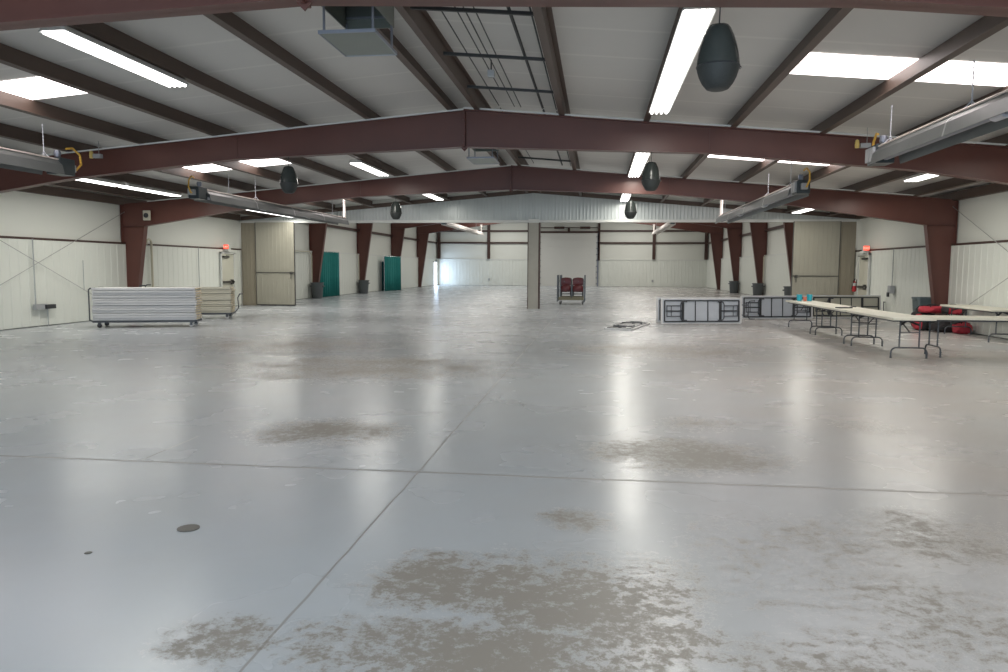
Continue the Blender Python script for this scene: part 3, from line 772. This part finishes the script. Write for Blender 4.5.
ridge_vent('grey square ridge vent with baffle plate hanging on four rods at the photo top', 7.42)
ridge_vent('small grey ridge vent with hanging plate just beyond the second frame apex', 15.95, ln=.85)

# ------------------------------------------------------------------ conduit racks between ridge purlins
def rack(label, y0, y1, bars, rods):
    t = thing('conduit_rack', label, 'conduit rack', (0, 0, 0))
    xa, xb = RX + .33, RX + 1.86
    def zz(x): return pz(x) + .075
    for y in bars:
        b = MB(); b.prism([(xa, zz(xa) - .02), (xb, zz(xb) - .02), (xb, zz(xb) + .02), (xa, zz(xa) + .02)], 'y', y - .02, y + .02); b.build('cross_bar', 'rod', t)
    for x, r, ya, yb in rods:
        b = MB(); b.tube([(x, ya, zz(x) + .02 + r), (x, yb, zz(x) + .02 + r)], r, 6); b.build('conduit_run', 'rod', t, smooth=True)
ya, yb = FY(0) + .12, FY(1) - .1
rack('dark conduits on cross bars under the roof between the two nearest frames', ya, yb, [8.78, 10.66, 12.60],
     [(-1.86, .009, ya, yb), (-1.67, .009, ya, 12.58), (-1.57, .009, ya, yb), (-1.45, .009, ya, yb), (-1.05, .022, ya, yb), (-.80, .011, ya, yb), (-.69, .02, ya, yb)])
ya, yb = FY(1) + .12, FY(2) - .1
rack('dark conduits on cross bars under the roof between the second and third frames', ya, yb, [16.6, 18.6, 20.6],
     [(-1.86, .009, ya, yb), (-1.05, .022, ya, yb), (-.80, .011, ya, yb), (-.69, .02, ya, yb)])
t = thing('junction_box', 'small grey junction box hanging from the roof conduits', 'electrical box', (-1.60, 11.25, pz(-1.6) + .0))
mb = MB(); mb.box(-.05, .05, -.05, .05, -.07, .03); mb.build('box_body', 'boxgrey', t, bevel=.01)
mb = MB(); mb.tube([(0, 0, .03), (0, 0, .18)], .01); mb.build('stem', 'rod', t)

# ================================================================== FURNITURE
TL, TW, TH = 2.56, .76, .74
def rrect(l, w, r, n=5):
    pts = []
    for cx, cy, a in ((l / 2 - r, w / 2 - r, 0), (-l / 2 + r, w / 2 - r, PI / 2), (-l / 2 + r, -w / 2 + r, PI), (l / 2 - r, -w / 2 + r, 1.5 * PI)):
        for i in range(n + 1):
            q = a + PI / 2 * i / n; pts.append((cx + r * math.cos(q), cy + r * math.sin(q)))
    return pts
def leg_frame_mb(w=.62, h=.69, up=.17):
    """standing leg frame in the local yz plane, top at z=h"""
    mb = MB(); r = .0145; cz = .19; hw = w / 2
    foot = [(0, -hw, 0.0), (0, -hw, cz - .09)] + arc((0, -hw + .09, cz - .09), .09, PI, PI / 2, 5, 'yz') + arc((0, hw - .09, cz - .09), .09, PI / 2, 0, 5, 'yz') + [(0, hw, 0.0)]
    mb.tube(foot, r, 8)
    for s in (-1, 1):
        mb.tube([(0, s * up, cz), (0, s * up, h)], r, 8)
        mb.lathe([(.018, 0), (.02, .01), (.018, .03)], 8, (0, s * hw, 0.0))
    mb.tube([(0, -up, .47), (0, up, .47)], .010, 6)
    mb.tube([(0, -up - .02, h), (0, up + .02, h)], r, 8)
    return mb
def under_frame_mb(z, l=TL, w=TW):
    mb = MB(); a, c = l / 2 - .10, w / 2 - .07; r = .018
    for s in (-1, 1):
        mb.box(-a, a, s * c - r, s * c + r, z - .03, z); mb.box(s * a - r, s * a + r, -c, c, z - .025, z)
    return mb
def make_table(label, loc, rz):
    t = thing('folding_table', label, 'table', loc, rz)
    mb = MB(); mb.prism(rrect(TL, TW, .045), 'z', TH - .042, TH); mb.build('tabletop', 'table_top', t, bevel=.005)
    under_frame_mb(TH - .042).build('under_frame', 'legdark', t)
    for s in (-1, 1):
        m = leg_frame_mb(); m.xf(Matrix.Translation((s * (TL / 2 - .20), 0, 0)))
        lf = m.build('leg_frame', 'legdark', t, smooth=True)
        b = MB(); xs = s * (TL / 2 - .20); xi = s * (TL / 2 - .72)
        b.tube([(xs, 0, .47), (xi, 0, TH - .05)], .013, 6); b.tube([(xs, -.17, .60), (xs - s * .12, 0, TH - .06)], .02, 6); b.tube([(xs, .17, .60), (xs - s * .12, 0, TH - .06)], .02, 6)
        b.build('brace', 'black', lf)
    return t
t3 = make_table('cream folding table at the near end of the trestle row', (5.66, 15.54, 0), PI / 2)
dup(t3, 'cream folding table in the middle of the trestle row, black tray on it', (5.64, 18.12, 0), (0, 0, PI / 2))
dup(t3, 'cream folding table at the far end of the trestle row, holding cyan cups', (5.63, 20.70, 0), (0, 0, PI / 2))
dup(t3, 'cream folding table set crosswise against the near end of the trestle row', (7.36, 14.98, 0), (0, 0, .02))
dup(t3, 'cream folding table standing along the wall beyond the red bags', (9.02, 19.05, 0), (0, 0, PI / 2))

# collapsed tables (underside visible): local x length, local y width, +z is the underside
CL = 2.46
def make_collapsed(label, loc, rot, legs=('in', 'in'), under='under', low=False):
    t = thing('collapsed_table', label, 'table', loc); t.rotation_euler = rot
    mb = MB(); mb.prism(rrect(CL, TW, .045), 'z', 0, .042); top = mb.build('tabletop', 'plastic_table', t, bevel=.006)
    b = MB(); b.prism(rrect(CL - .10, TW - .08, .02), 'z', .042, .045); b.build('underside_panel', under, top)
    zt = .060 if low else .076
    b = MB(); a, c, q = CL / 2 - .10, TW / 2 - .08, (.022 if low else .017)
    for s in (-1, 1):
        b.box(-a, a, s * c - q, s * c + q, .045, zt); b.box(s * a - q, s * a + q, -c, c, .045, zt - .004)
    f = b.build('under_frame', 'black', t)
    for x, w in ((-.58, .036), (.56, .036), (-.2, .010), (.18, .010)):
        b = MB(); b.box(x - w, x + w, -TW / 2 + .09, TW / 2 - .09, .045, zt - .006); b.build('cross_rail', 'black', f)
    for s, mode in ((-1, legs[0]), (1, legs[1])):
        m = leg_frame_mb(.54, .60, .15)
        px = s * (CL / 2 - {'in': .16, 'out': .12, 'far': -.06}[mode]); dr = -s if mode == 'in' else s
        zl = zt + .016
        # local leg z (0 = foot, .60 = hinge) runs along dr*x away from the hinge
        m.v = [(px + dr * (.60 - v[2]), v[1], zl + v[0] + (.10 * (.60 - v[2]) / .6 if mode != 'in' else 0)) for v in m.v]
        lf = m.build('leg_frame', 'legdark', t, smooth=True)
        b = MB(); x0, x1 = sorted((s * (CL / 2 - .14), s * .60)); b.box(x0, x1, -.018, .018, zt - .02, zt + .005)
        b.build('folding_brace', 'black', lf)
    return t
def on_edge(p0, p1, lean=.06):
    """placement for a table stood on its long edge from floor point p0 to p1, underside toward the viewer"""
    dx, dy = p1[0] - p0[0], p1[1] - p0[1]; a = math.atan2(dy, dx)
    mid = Vector(((p0[0] + p1[0]) / 2, (p0[1] + p1[1]) / 2, 0))
    back = Vector((-math.sin(a), math.cos(a), 0))
    loc = mid + back * (.09 + math.sin(lean) * TW / 2); loc.z = math.cos(lean) * TW / 2 + .004
    return tuple(loc), (PI / 2 - lean, 0, a)
l, r_ = on_edge((1.88, 22.0), (4.20, 22.62))
c1 = make_collapsed('white folding table standing on its long edge, front one of the sideways tables', l, r_)
l, r_ = on_edge((1.76, 22.60), (4.18, 23.10))
make_collapsed('white folding table on edge close behind the front sideways table, leg frame poking out', l, r_, ('in', 'out'))
l, r_ = on_edge((4.52, 24.7), (7.02, 25.35))
make_collapsed('sideways folding table in the middle of the row, pale grey underside facing out', l, r_)
l, r_ = on_edge((6.98, 25.75), (9.4, 26.3))
make_collapsed('sideways folding table with beige underside behind the trestle row, leg frame sticking out', l, r_, ('in', 'far'), 'under_beige')
make_collapsed('white folding table lying upside down alone on the open floor', (.86, 20.95, .002), (0, 0, math.radians(75.5)), under='plastic_table', low=True)

# ------------------------------------------------------------------ stacks of tables on carts
def table_cart(label, loc, rz, hook=False):
    t = thing('table_cart', label, 'cart', loc, rz)
    mb = MB(); mb.box(-1.27, 1.27, -.36, -.31, .13, .18); mb.box(-1.27, 1.27, .31, .36, .13, .18)
    for x in (-1.24, 0, 1.24): mb.box(x - .025, x + .025, -.36, .36, .13, .18)
    mb.build('deck_frame', 'legdark', t)
    for x in (-1.12, 1.12):
        for y in (-.3, .3):
            c = MB(); c.tube([(x, y - .02, .055), (x, y + .02, .055)], .055, 14); w = c.build('caster', 'rubber' if x < 0 else 'casterwhite', t, smooth=True)
            c = MB(); c.box(x - .03, x + .03, y - .035, y - .025, .05, .13); c.box(x - .03, x + .03, y + .025, y + .035, .05, .13); c.build('fork', 'legdark', w)
    for x in (-1.34,):
        m = MB(); m.tube([(x + .09, -.33, .16), (x, -.33, .2), (x, -.33, .98), (x + .04, -.33, 1.02), (x + .16, -.33, 1.02)], .018, 8)
        m.build('handle', 'legdark', t, smooth=True); m = MB()
        m.tube([(x + .09, .33, .16), (x, .33, .2), (x, .33, .98), (x + .04, .33, 1.02), (x + .16, .33, 1.02)], .018, 8)
        m.build('handle', 'legdark', t, smooth=True)
    if hook:
      m = MB(); m.tube([(1.27, .3, .16), (1.38, .3, .3), (1.36, .3, .62), (1.42, .3, .74), (1.52, .3, .74)], .018, 8); m.build('end_hook', 'legdark', t, smooth=True)
    return t
def table_stack(loc, rz, n, where, cream):
    table_cart('dark wheeled cart carrying the %s stack of tables' % where, loc, rz, cream)
    first = None; h = .0655
    names = ['bottom', 'second', 'third', 'fourth', 'fifth', 'sixth', 'seventh', 'eighth', 'ninth', 'tenth', 'eleventh', 'twelfth']
    for i in range(n):
        z = loc[2] + .182 + i * (h - .002) + (i // 3) * .006
        lab = ('white folding table lying %s on the %s cart stack' % ('topmost' if i == n - 1 else 'lowest' if i == 0 else names[i] + ' from the bottom', where))
        jx, jy = random.uniform(-.02, .02), (.018, -.014, -.014, .016, -.004)[i % 5] + random.uniform(-.006, .006)
        p = Vector((jx, jy, 0)); p.rotate(Matrix.Rotation(rz, 3, 'Z'))
        pos = (loc[0] + p.x, loc[1] + p.y, z)
        if first is None:
            t = thing('stacked_table', lab, 'table', pos, rz, 'tables on the %s cart' % where)
            mb = MB(); mb.prism(rrect(TL - .04, TW, .04), 'z', .005, .0625); mb.build('tabletop', 'under_beige' if cream else 'plastic_table', t, bevel=.005)  # rear stack's beige mixes painted warm light with particle board colour
            mb = MB(); mb.box(-TL / 2 + .08, TL / 2 - .08, -.31, -.27, .0, .006); mb.box(-TL / 2 + .08, TL / 2 - .08, .27, .31, .0, .006)
            for x in (-.6, .6): mb.box(x - .03, x + .03, -.27, .27, .0, .006)
            mb.build('under_frame', 'legdark', t)
            mb = MB()
            mb.box(TL / 2 - .03, TL / 2 - .004, -.32, .32, .02, .056); mb.build('warm_lit_end_band', 'warm_lit_edge', t, bevel=.006)  # beige holds the warm light on the ends plus their particle board
            first = t
        else:
            t = dup(first, lab, pos, (0, 0, rz + random.uniform(-.006, .006)))
A = math.radians(18.5)
ux, uy = math.cos(A), math.sin(A)
def stack_origin(xr, yr):   # from the near right floor corner of the cart
    return (xr - ux * 1.28 - uy * .36 * 1.0, yr - uy * 1.28 + ux * .36, 0)
table_stack(stack_origin(-10.49, 18.72), A, 13, 'near', False)
table_stack(stack_origin(-11.10, 21.85), A, 12, 'rear', True)

# ------------------------------------------------------------------ chair cart with folding chairs
CX, CY = -1.155, 33.45
t = thing('chair_cart', 'wheeled cart with upright posts holding the maroon folding chairs', 'cart', (CX, CY, 0))
mb = MB(); mb.box(-.55, .55, 0, .06, .20, .34); mb.box(-.55, .55, 1.1, 1.16, .20, .34); mb.box(-.55, .55, .06, 1.1, .20, .25); mb.build('deck', 'cartwood', t)
for x in (-.60, -.47, .60):
    for y in (0.03, 1.13):
        mb = MB(); mb.box(x - .025, x + .025, y - .025, y + .025, .12 if abs(x) > .5 else .3, 1.30); mb.build('post', 'cartgrey', t)
for x in (0.03,):
    mb = MB(); mb.box(x - .025, x + .025, -.0, .05, .3, .85); mb.tube([(x, .02, .85), (x, 1.1, .85)], .02); mb.build('centre_post', 'cartgrey', t)
mb = MB()
for s in (-.3, .32): mb.tube([(s, .0, 1.02), (s, 1.12, 1.02)], .015)
mb.tube([(-.6, 1.1, 1.02), (.6, 1.1, 1.02)], .012); mb.build('hanging_rail', 'cartgrey', t)
for x in (-.5, .5):
    for y in (.08, 1.08):
        c = MB(); c.tube([(x, y, .06), (x + .04, y, .06)], .06, 14); w = c.build('caster', 'rubber', t, smooth=True)
        c = MB(); c.box(x - .02, x - .01, y - .03, y + .03, .06, .2); c.box(x + .05, x + .06, y - .03, y + .03, .06, .2); c.build('fork', 'black', w)
def pad(mb, w, h, th, curve, z0, y):
    rings = []; nx, nz = 9, 5
    for side in (0, 1):
        for j in range(nz):
            pass
    front = []; back = []
    for j in range(nz):
        v = j / (nz - 1)
        for i in range(nx):
            u = i / (nx - 1) * 2 - 1
            edge = 1 - abs(u) ** 4; ev = 1 - abs(2 * v - 1) ** 4
            zz = z0 + h * v + (.035 * (1 - u * u) if v > .5 else -.015 * (1 - u * u)) * abs(2 * v - 1)
            xx = u * w / 2 * (1 - .06 * abs(2 * v - 1) ** 3)
            front.append((xx, y - curve * (1 - u * u) - th * .5 * edge * ev, zz)); back.append((xx, y - curve * (1 - u * u) + th * .5, zz))
    n = nx * nz; fs = []
    for j in range(nz - 1):
        for i in range(nx - 1):
            a = j * nx + i; fs += [(a, a + 1, a + nx + 1, a + nx), (n + a, n + a + nx, n + a + nx + 1, n + a + 1)]
    bd = [i for i in range(nx)] + [j * nx + nx - 1 for j in range(1, nz)] + [(nz - 1) * nx + i for i in range(nx - 2, -1, -1)] + [j * nx for j in range(nz - 2, 0, -1)]
    for q in range(len(bd)): a, b = bd[q], bd[(q + 1) % len(bd)]; fs.append((a, n + a, n + b, b))
    mb.add(front + back, fs); return mb
def make_chair(label, loc):
    t = thing('folding_chair', label, 'chair', loc, 0, 'folding chairs on the cart')
    pad(MB(), .46, .30, .035, -.03, .86, .02).build('backrest', 'chairred', t, smooth=True)
    pad(MB(), .44, .25, .05, .03, .57, -.03).build('seat', 'chairred', t, smooth=True)
    mb = MB(); mb.box(-.19, .19, -.08, -.02, .56, .66); mb.build('seat_hinge', 'chairdark', t, bevel=.01)
    for s in (-1, 1):
        mb = MB(); mb.tube([(s * .235, .03, .36), (s * .235, .03, 1.10), (s * .20, .03, 1.16)], .013, 8); mb.build('leg', 'cartgrey', t, smooth=True)
        mb = MB(); mb.tube([(s * .20, .06, .38), (s * .20, .05, .80)], .012, 8); mb.build('leg', 'cartgrey', t, smooth=True)
    mb = MB(); mb.tube([(-.235, .03, .46), (.235, .03, .46)], .009, 6); mb.build('stretcher', 'cartgrey', t)
    return t
ch = make_chair('maroon folding chair at the front of the cart, on the side of the clad pier', (CX - .24, CY + .12, -.005))
dup(ch, 'maroon folding chair at the front of the cart, on the side of the upside-down table', (CX + .30, CY + .12, -.005))
for i in range(1, 4):
    w = ['second', 'third', 'fourth'][i - 1]
    dup(ch, 'maroon folding chair, %s from the front on the cart side toward the clad pier' % w, (CX - .24, CY + .12 + i * .24, -.005))
    dup(ch, 'maroon folding chair, %s from the front on the cart side toward the upside-down table' % w, (CX + .30, CY + .12 + i * .24, -.005))

# ------------------------------------------------------------------ bins by the columns
def make_bin(label, loc):
    t = thing('trash_bin', label, 'trash bin', loc, 0, 'grey bins at the tall columns')
    mb = MB(); mb.lathe([(.0, .02), (.24, .0), (.25, .02), (.305, .78), (.285, .78), (.235, .06), (.0, .05)], 22); mb.build('bin_body', 'binC', t, smooth=True)
    mb = MB(); mb.lathe([(.30, .76), (.335, .765), (.335, .81), (.29, .81), (.29, .77)], 22); mb.build('rim', 'binC', t, smooth=True)
    for s in (-1, 1):
        mb = MB(); mb.box(s * .33 - .03, s * .33 + .03, -.07, .07, .60, .66); mb.build('handle', 'binC', t, bevel=.01)
    return t
b0 = make_bin('round grey bin at the first tall column beside the near teal curtain', (-14.12, 36.85, 0))
dup(b0, 'round grey bin at the second tall column, between the two teal curtains', (-14.12, 44.55, 0))
dup(b0, 'round grey bin at a tall column just above the gap between sideways tables', (9.10, 44.5, 0))
dup(b0, 'round grey bin at the farther tall column above the front sideways table', (9.10, 52.2, 0))
dup(b0, 'round grey bin half hidden beside the tan door leaf', (9.02, 36.8, 0))

# slate blue bin near red bags
t = thing('square_bin', 'slate-blue square bin standing behind the red bags', 'bin', (9.20, 22.62, 0))
mb = MB()
rings = []
for z, a in ((0.0, .20), (.78, .25), (.80, .265), (.84, .265), (.84, .235), (.1, .18)):
    rings.append([(p[0], p[1], z) for p in rrect(2 * a, 2 * a, .06)])
mb.loft(rings); mb.f.append(tuple(range(len(rings[0]))[::-1])); k0 = len(rings[0]) * 5; mb.f.append(tuple(range(k0, k0 + len(rings[0]))))
mb.build('bin_body', 'binblue', t, smooth=True)
mb = MB(); mb.tube([(-.26, -.1, .76), (-.29, -.05, .78), (-.29, .05, .78), (-.26, .1, .76)], .015); mb.build('handle', 'binblue', t, smooth=True)

# ------------------------------------------------------------------ duffel bags
def make_bag(label, loc, rz, l, w, h, m, panel=None):
    t = thing('duffel_bag', label, 'bag', loc, rz, 'pile of bags')
    rings = []; nx, nq = 13, 18
    rs = random.Random(int(abs(loc[0] * 100 + loc[1] * 37)))
    ph = [rs.uniform(0, 6) for _ in range(6)]
    def bag(scale, x0, x1):
        rr = []
        for i in range(nx):
            u = x0 + (x1 - x0) * i / (nx - 1)
            e = (1 - min(1, abs(u)) ** 5) ** .5
            e = max(e, .02)
            ring = []
            for q in range(nq):
                a = 2 * PI * q / nq; ca, sa = math.cos(a), math.sin(a)
                cy = math.copysign(abs(ca) ** .6, ca) * w / 2; cz = math.copysign(abs(sa) ** .7, sa) * h / 2
                k = scale * e * (1 + .07 * math.sin(3 * a + ph[0] + u * 3) + .05 * math.sin(5 * u * 2 + ph[1] + 2 * a))
                z = cz * k + h / 2
                sag = 1 - .12 * (1 if z > h / 2 else 0) * (math.sin(u * 4 + ph[2]) * .5 + .5)
                ring.append((u * l / 2, cy * k, max(.004, z * sag)))
            rr.append(ring)
        return rr
    mb = MB(); r = bag(1, -1, 1); mb.loft(r); mb.f.append(tuple(range(nq))[::-1]); k0 = nq * (nx - 1); mb.f.append(tuple(range(k0, k0 + nq)))
    mb.build('bag_body', m, t, smooth=True)
    if panel:
        mb = MB(); r = bag(1.025, -.55, .55); mb.loft(r); mb.build('middle_panel', panel, t, smooth=True)
    mb = MB()
    for s in (-1, 1):
        mb.tube([(-l * .16, s * w * .40, h * .55), (-l * .14, s * w * .22, h * .98), (-l * .05, s * w * .1, h * 1.10), (l * .05, s * w * .1, h * 1.10), (l * .14, s * w * .22, h * .98), (l * .16, s * w * .40, h * .55)], .014, 6)
    mb.build('carry_handle', 'bagdark', t, smooth=True)
    mb = MB(); mb.tube([(-l * .42, 0, h * .93), (0, 0, h * .975), (l * .42, 0, h * .93)], .008, 5); mb.build('zip', 'bagdark', t)
make_bag('red duffel bag at the end of the pile beside the slate-blue bin', (8.70, 21.28, 0), .2, .68, .36, .50, 'bagred', 'bagdark')
make_bag('black duffel bag with red middle in the centre of the pile under the table line', (8.95, 20.72, 0), .05, .74, .38, .44, 'bagdark')
make_bag('rounded red bag on the floor at the wall end of the pile', (9.21, 20.33, 0), .05, .46, .32, .29, 'bagred')
make_bag('maroon bag at the foot of the wall behind the rounded red bag', (9.38, 20.92, 0), 1.5, .5, .2, .46, 'bagmaroon')
make_bag('red bag lying on top of the black bag in the pile', (8.78, 21.05, .48), .1, .74, .36, .20, 'bagred', None)
make_bag('crumpled black and red bag on top of the pile nearest the wall', (9.17, 20.80, .46), -.1, .56, .36, .24, 'bagdark', 'bagred')
make_bag('black bag on the floor between slate-blue bin and brown column', (8.74, 21.72, 0), .2, .44, .34, .56, 'bagdark')

# ------------------------------------------------------------------ things on the trestle tables
def cup(label, x, y, m, r=.05, h=.13):
    t = thing('plastic_cup', label, 'cup', (x, y, TH + .002), 0)
    mb = MB(); mb.lathe([(.0, .0), (r * .8, .0), (r, h), (r * .93, h), (r * .74, .012), (.0, .01)], 16); mb.build('cup_body', m, t, smooth=True)
    mb = MB(); mb.lathe([(r * .96, h - .01), (r * 1.06, h - .008), (r * 1.06, h + .008), (r * .94, h + .008)], 16); mb.build('rim', m, t, smooth=True)
cup('cyan plastic cup on the far table, on the side of the sideways tables', 5.52, 21.55, 'cyan', .075, .17)
cup('cyan plastic cup on the far table, on the side nearer the wall', 5.80, 21.6, 'cyan', .075, .17)
cup('coral red cup between the two cyan cups', 5.63, 21.4, 'orange', .05, .11)
t = thing('serving_tray', 'flat black tray with a small handle on the middle trestle table', 'tray', (5.52, 17.75, TH + .002), .5)
mb = MB(); mb.prism(rrect(.36, .2, .04), 'z', 0, .02); mb.build('tray_body', 'black', t, bevel=.005)
mb = MB(); mb.tube([(.17, 0, .018), (.26, 0, .03), (.36, 0, .025)], .012); mb.build('handle', 'black', t, smooth=True)

# ------------------------------------------------------------------ teal curtains
def curtain(label, p0, p1, h, m='teal', pleats=9, amp=.05):
    dx, dy = p1[0] - p0[0], p1[1] - p0[1]; L = math.hypot(dx, dy); a = math.atan2(dy, dx)
    t = thing('teal_curtain', label, 'curtain', (p0[0], p0[1], 0), a, 'teal curtains')
    n = pleats * 8; rows = []
    for z, k in ((.02, 1.15), (h * .5, 1.0), (h - .05, .8), (h, .7)):
        rows.append([(L * i / n + .01 * math.sin(i * 1.7), amp * k * (math.sin(2 * PI * i / 8) + .3 * math.sin(i * .9)), z) for i in range(n + 1)])
    mb = MB(); mb.loft(rows, close=False); o = mb.build('cloth', m, t, smooth=True)
    sd = o.modifiers.new('thick', 'SOLIDIFY'); sd.thickness = .004
    mb = MB(); mb.tube([(-.04, 0, h - .03), (L + .04, 0, h - .03)], .02, 8); mb.build('rod', 'chrome', t)
    for x in (-.03, L + .03):
        mb = MB(); mb.tube([(x, 0, 0.01), (x, 0, h)], .018, 8); mb.box(x - .14, x + .14, -.14, .14, 0, .012); mb.build('upright', 'chrome', t)
curtain('near teal pleated curtain on the tall hall wall beside the first tall column', (-14.42, 37.9), (-14.2, 40.35), 2.42, pleats=10)
curtain('far teal pleated curtain standing in front of the third tall column', (-14.12, 49.05), (-13.66, 51.5), 2.36, pleats=9)
curtain('narrow dark teal curtain strip beside the far teal curtain', (-14.38, 49.3), (-14.2, 49.9), 2.0, 'tealdark', 3, .03)

# ------------------------------------------------------------------ floor drain
t = thing('floor_drain', 'small round dark drain cover set in the concrete floor', 'drain', (-2.461, 4.213, 0))
mb = MB(); mb.lathe([(.0, .002), (.05, .002), (.05, .004), (.0, .004)], 20); mb.build('cover', 'rod', t)
mb = MB(); mb.lathe([(.05, .001), (.066, .001), (.066, .005), (.05, .006)], 20); mb.build('ring', 'hardware', t)
mb = MB(); mb.lathe([(.0, .001), (.022, .001), (.018, .004), (.0, .005)], 10)
mb.xf(Matrix.Translation((-2.80, 3.765, 0))); tag(mb.build('floor_plug', 'hardware'), 'tiny dark plug in the floor near the round drain', 'plug')

# ================================================================== LIGHT
w = bpy.data.worlds.new('world'); S.world = w; w.use_nodes = True
bg = w.node_tree.nodes['Background']; bg.inputs[0].default_value = (0.75, 0.86, 1.0, 1); bg.inputs[1].default_value = 0.6
def area(name, loc, rot, sx, sy, power, col, spec=1.0):
    l = bpy.data.lights.new(name, 'AREA'); l.shape = 'RECTANGLE'; l.size = sx; l.size_y = sy; l.energy = power; l.color = col; l.specular_factor = spec
    o = bpy.data.objects.new(name, l); COL.objects.link(o); o.location = loc; o.rotation_euler = rot
    return o
# bluish fill light, set in the added opening behind the viewer
area('rear_fill_light', ((ox0 + ox1) / 2, YF + .05, 1.75), (PI / 2, 0, 0), ox1 - ox0, 3.0, 780, (0.68, 0.84, 1.0), .25)
# unseen area lamps added to brighten the tall hall
for y in (34.5, 42, 50, 58, 64.5):
    for sg in (-1, 1):
        x = RX + sg * 6.0
        area('tall_hall_fill', (x, y, far_dz(x) - .15), (0, 0, 0), 4.0, 2.2, 250, (1.0, 0.97, 0.91), .5)
# daylight from the door by the far corner
area('door_daylight', (XL + .12, 66.9, 1.15), (PI / 2, 0, -PI / 2), 1.3, 2.0, 70, (0.50, 0.70, 1.0), .5)
# light of the strip lights, just below their tubes
for x, ys in ((-5.98, (1.0, 9.2, 19.6, 27.2)), (.96, (2.0, 9.2, 11.8, 17.8, 20.4, 25.5, 28.1)), (-12.2, (3, 9, 16.9, 19.5, 25.5, 28.1)), (7.12, (3, 9, 11.6, 17.2, 19.8, 27.3))):
    for y in ys:
        area('strip_light_lamp', (x, y, pz(x) - .16), (0, 0, 0), .3, 2.4, 58, (1.0, 0.97, 0.88), .08)

# ================================================================== CAMERA
cam = bpy.data.cameras.new('camera'); cam.sensor_width = 36; cam.lens = 36 * 752.5 / 1008; cam.clip_end = 200
co = bpy.data.objects.new('camera', cam); COL.objects.link(co)
yaw, pitch, roll = .1228, .0902, .0055
cy_, sy_ = math.cos(yaw), math.sin(yaw); cp, sp_ = math.cos(pitch), math.sin(pitch)
right = Vector((cy_, sy_, 0)); fwd = Vector((-sy_ * cp, cy_ * cp, -sp_)); up = Vector((-sy_ * sp_, cy_ * sp_, cp))
cr, sr = math.cos(roll), math.sin(roll)
r2 = right * cr + up * sr * 1.0
u2 = up * cr - right * sr * 1.0
m = Matrix((r2, u2, -fwd)).transposed().to_4x4(); m.translation = Vector((0, 0, 1.6))
co.matrix_world = m
S.camera = co
S.view_settings.view_transform = 'Standard'; S.view_settings.look = 'None'; S.view_settings.exposure = -0.22
S.cycles.max_bounces = 8; S.cycles.diffuse_bounces = 4; S.cycles.glossy_bounces = 4
S.cycles.sample_clamp_indirect = 1.5; S.cycles.blur_glossy = 1.0
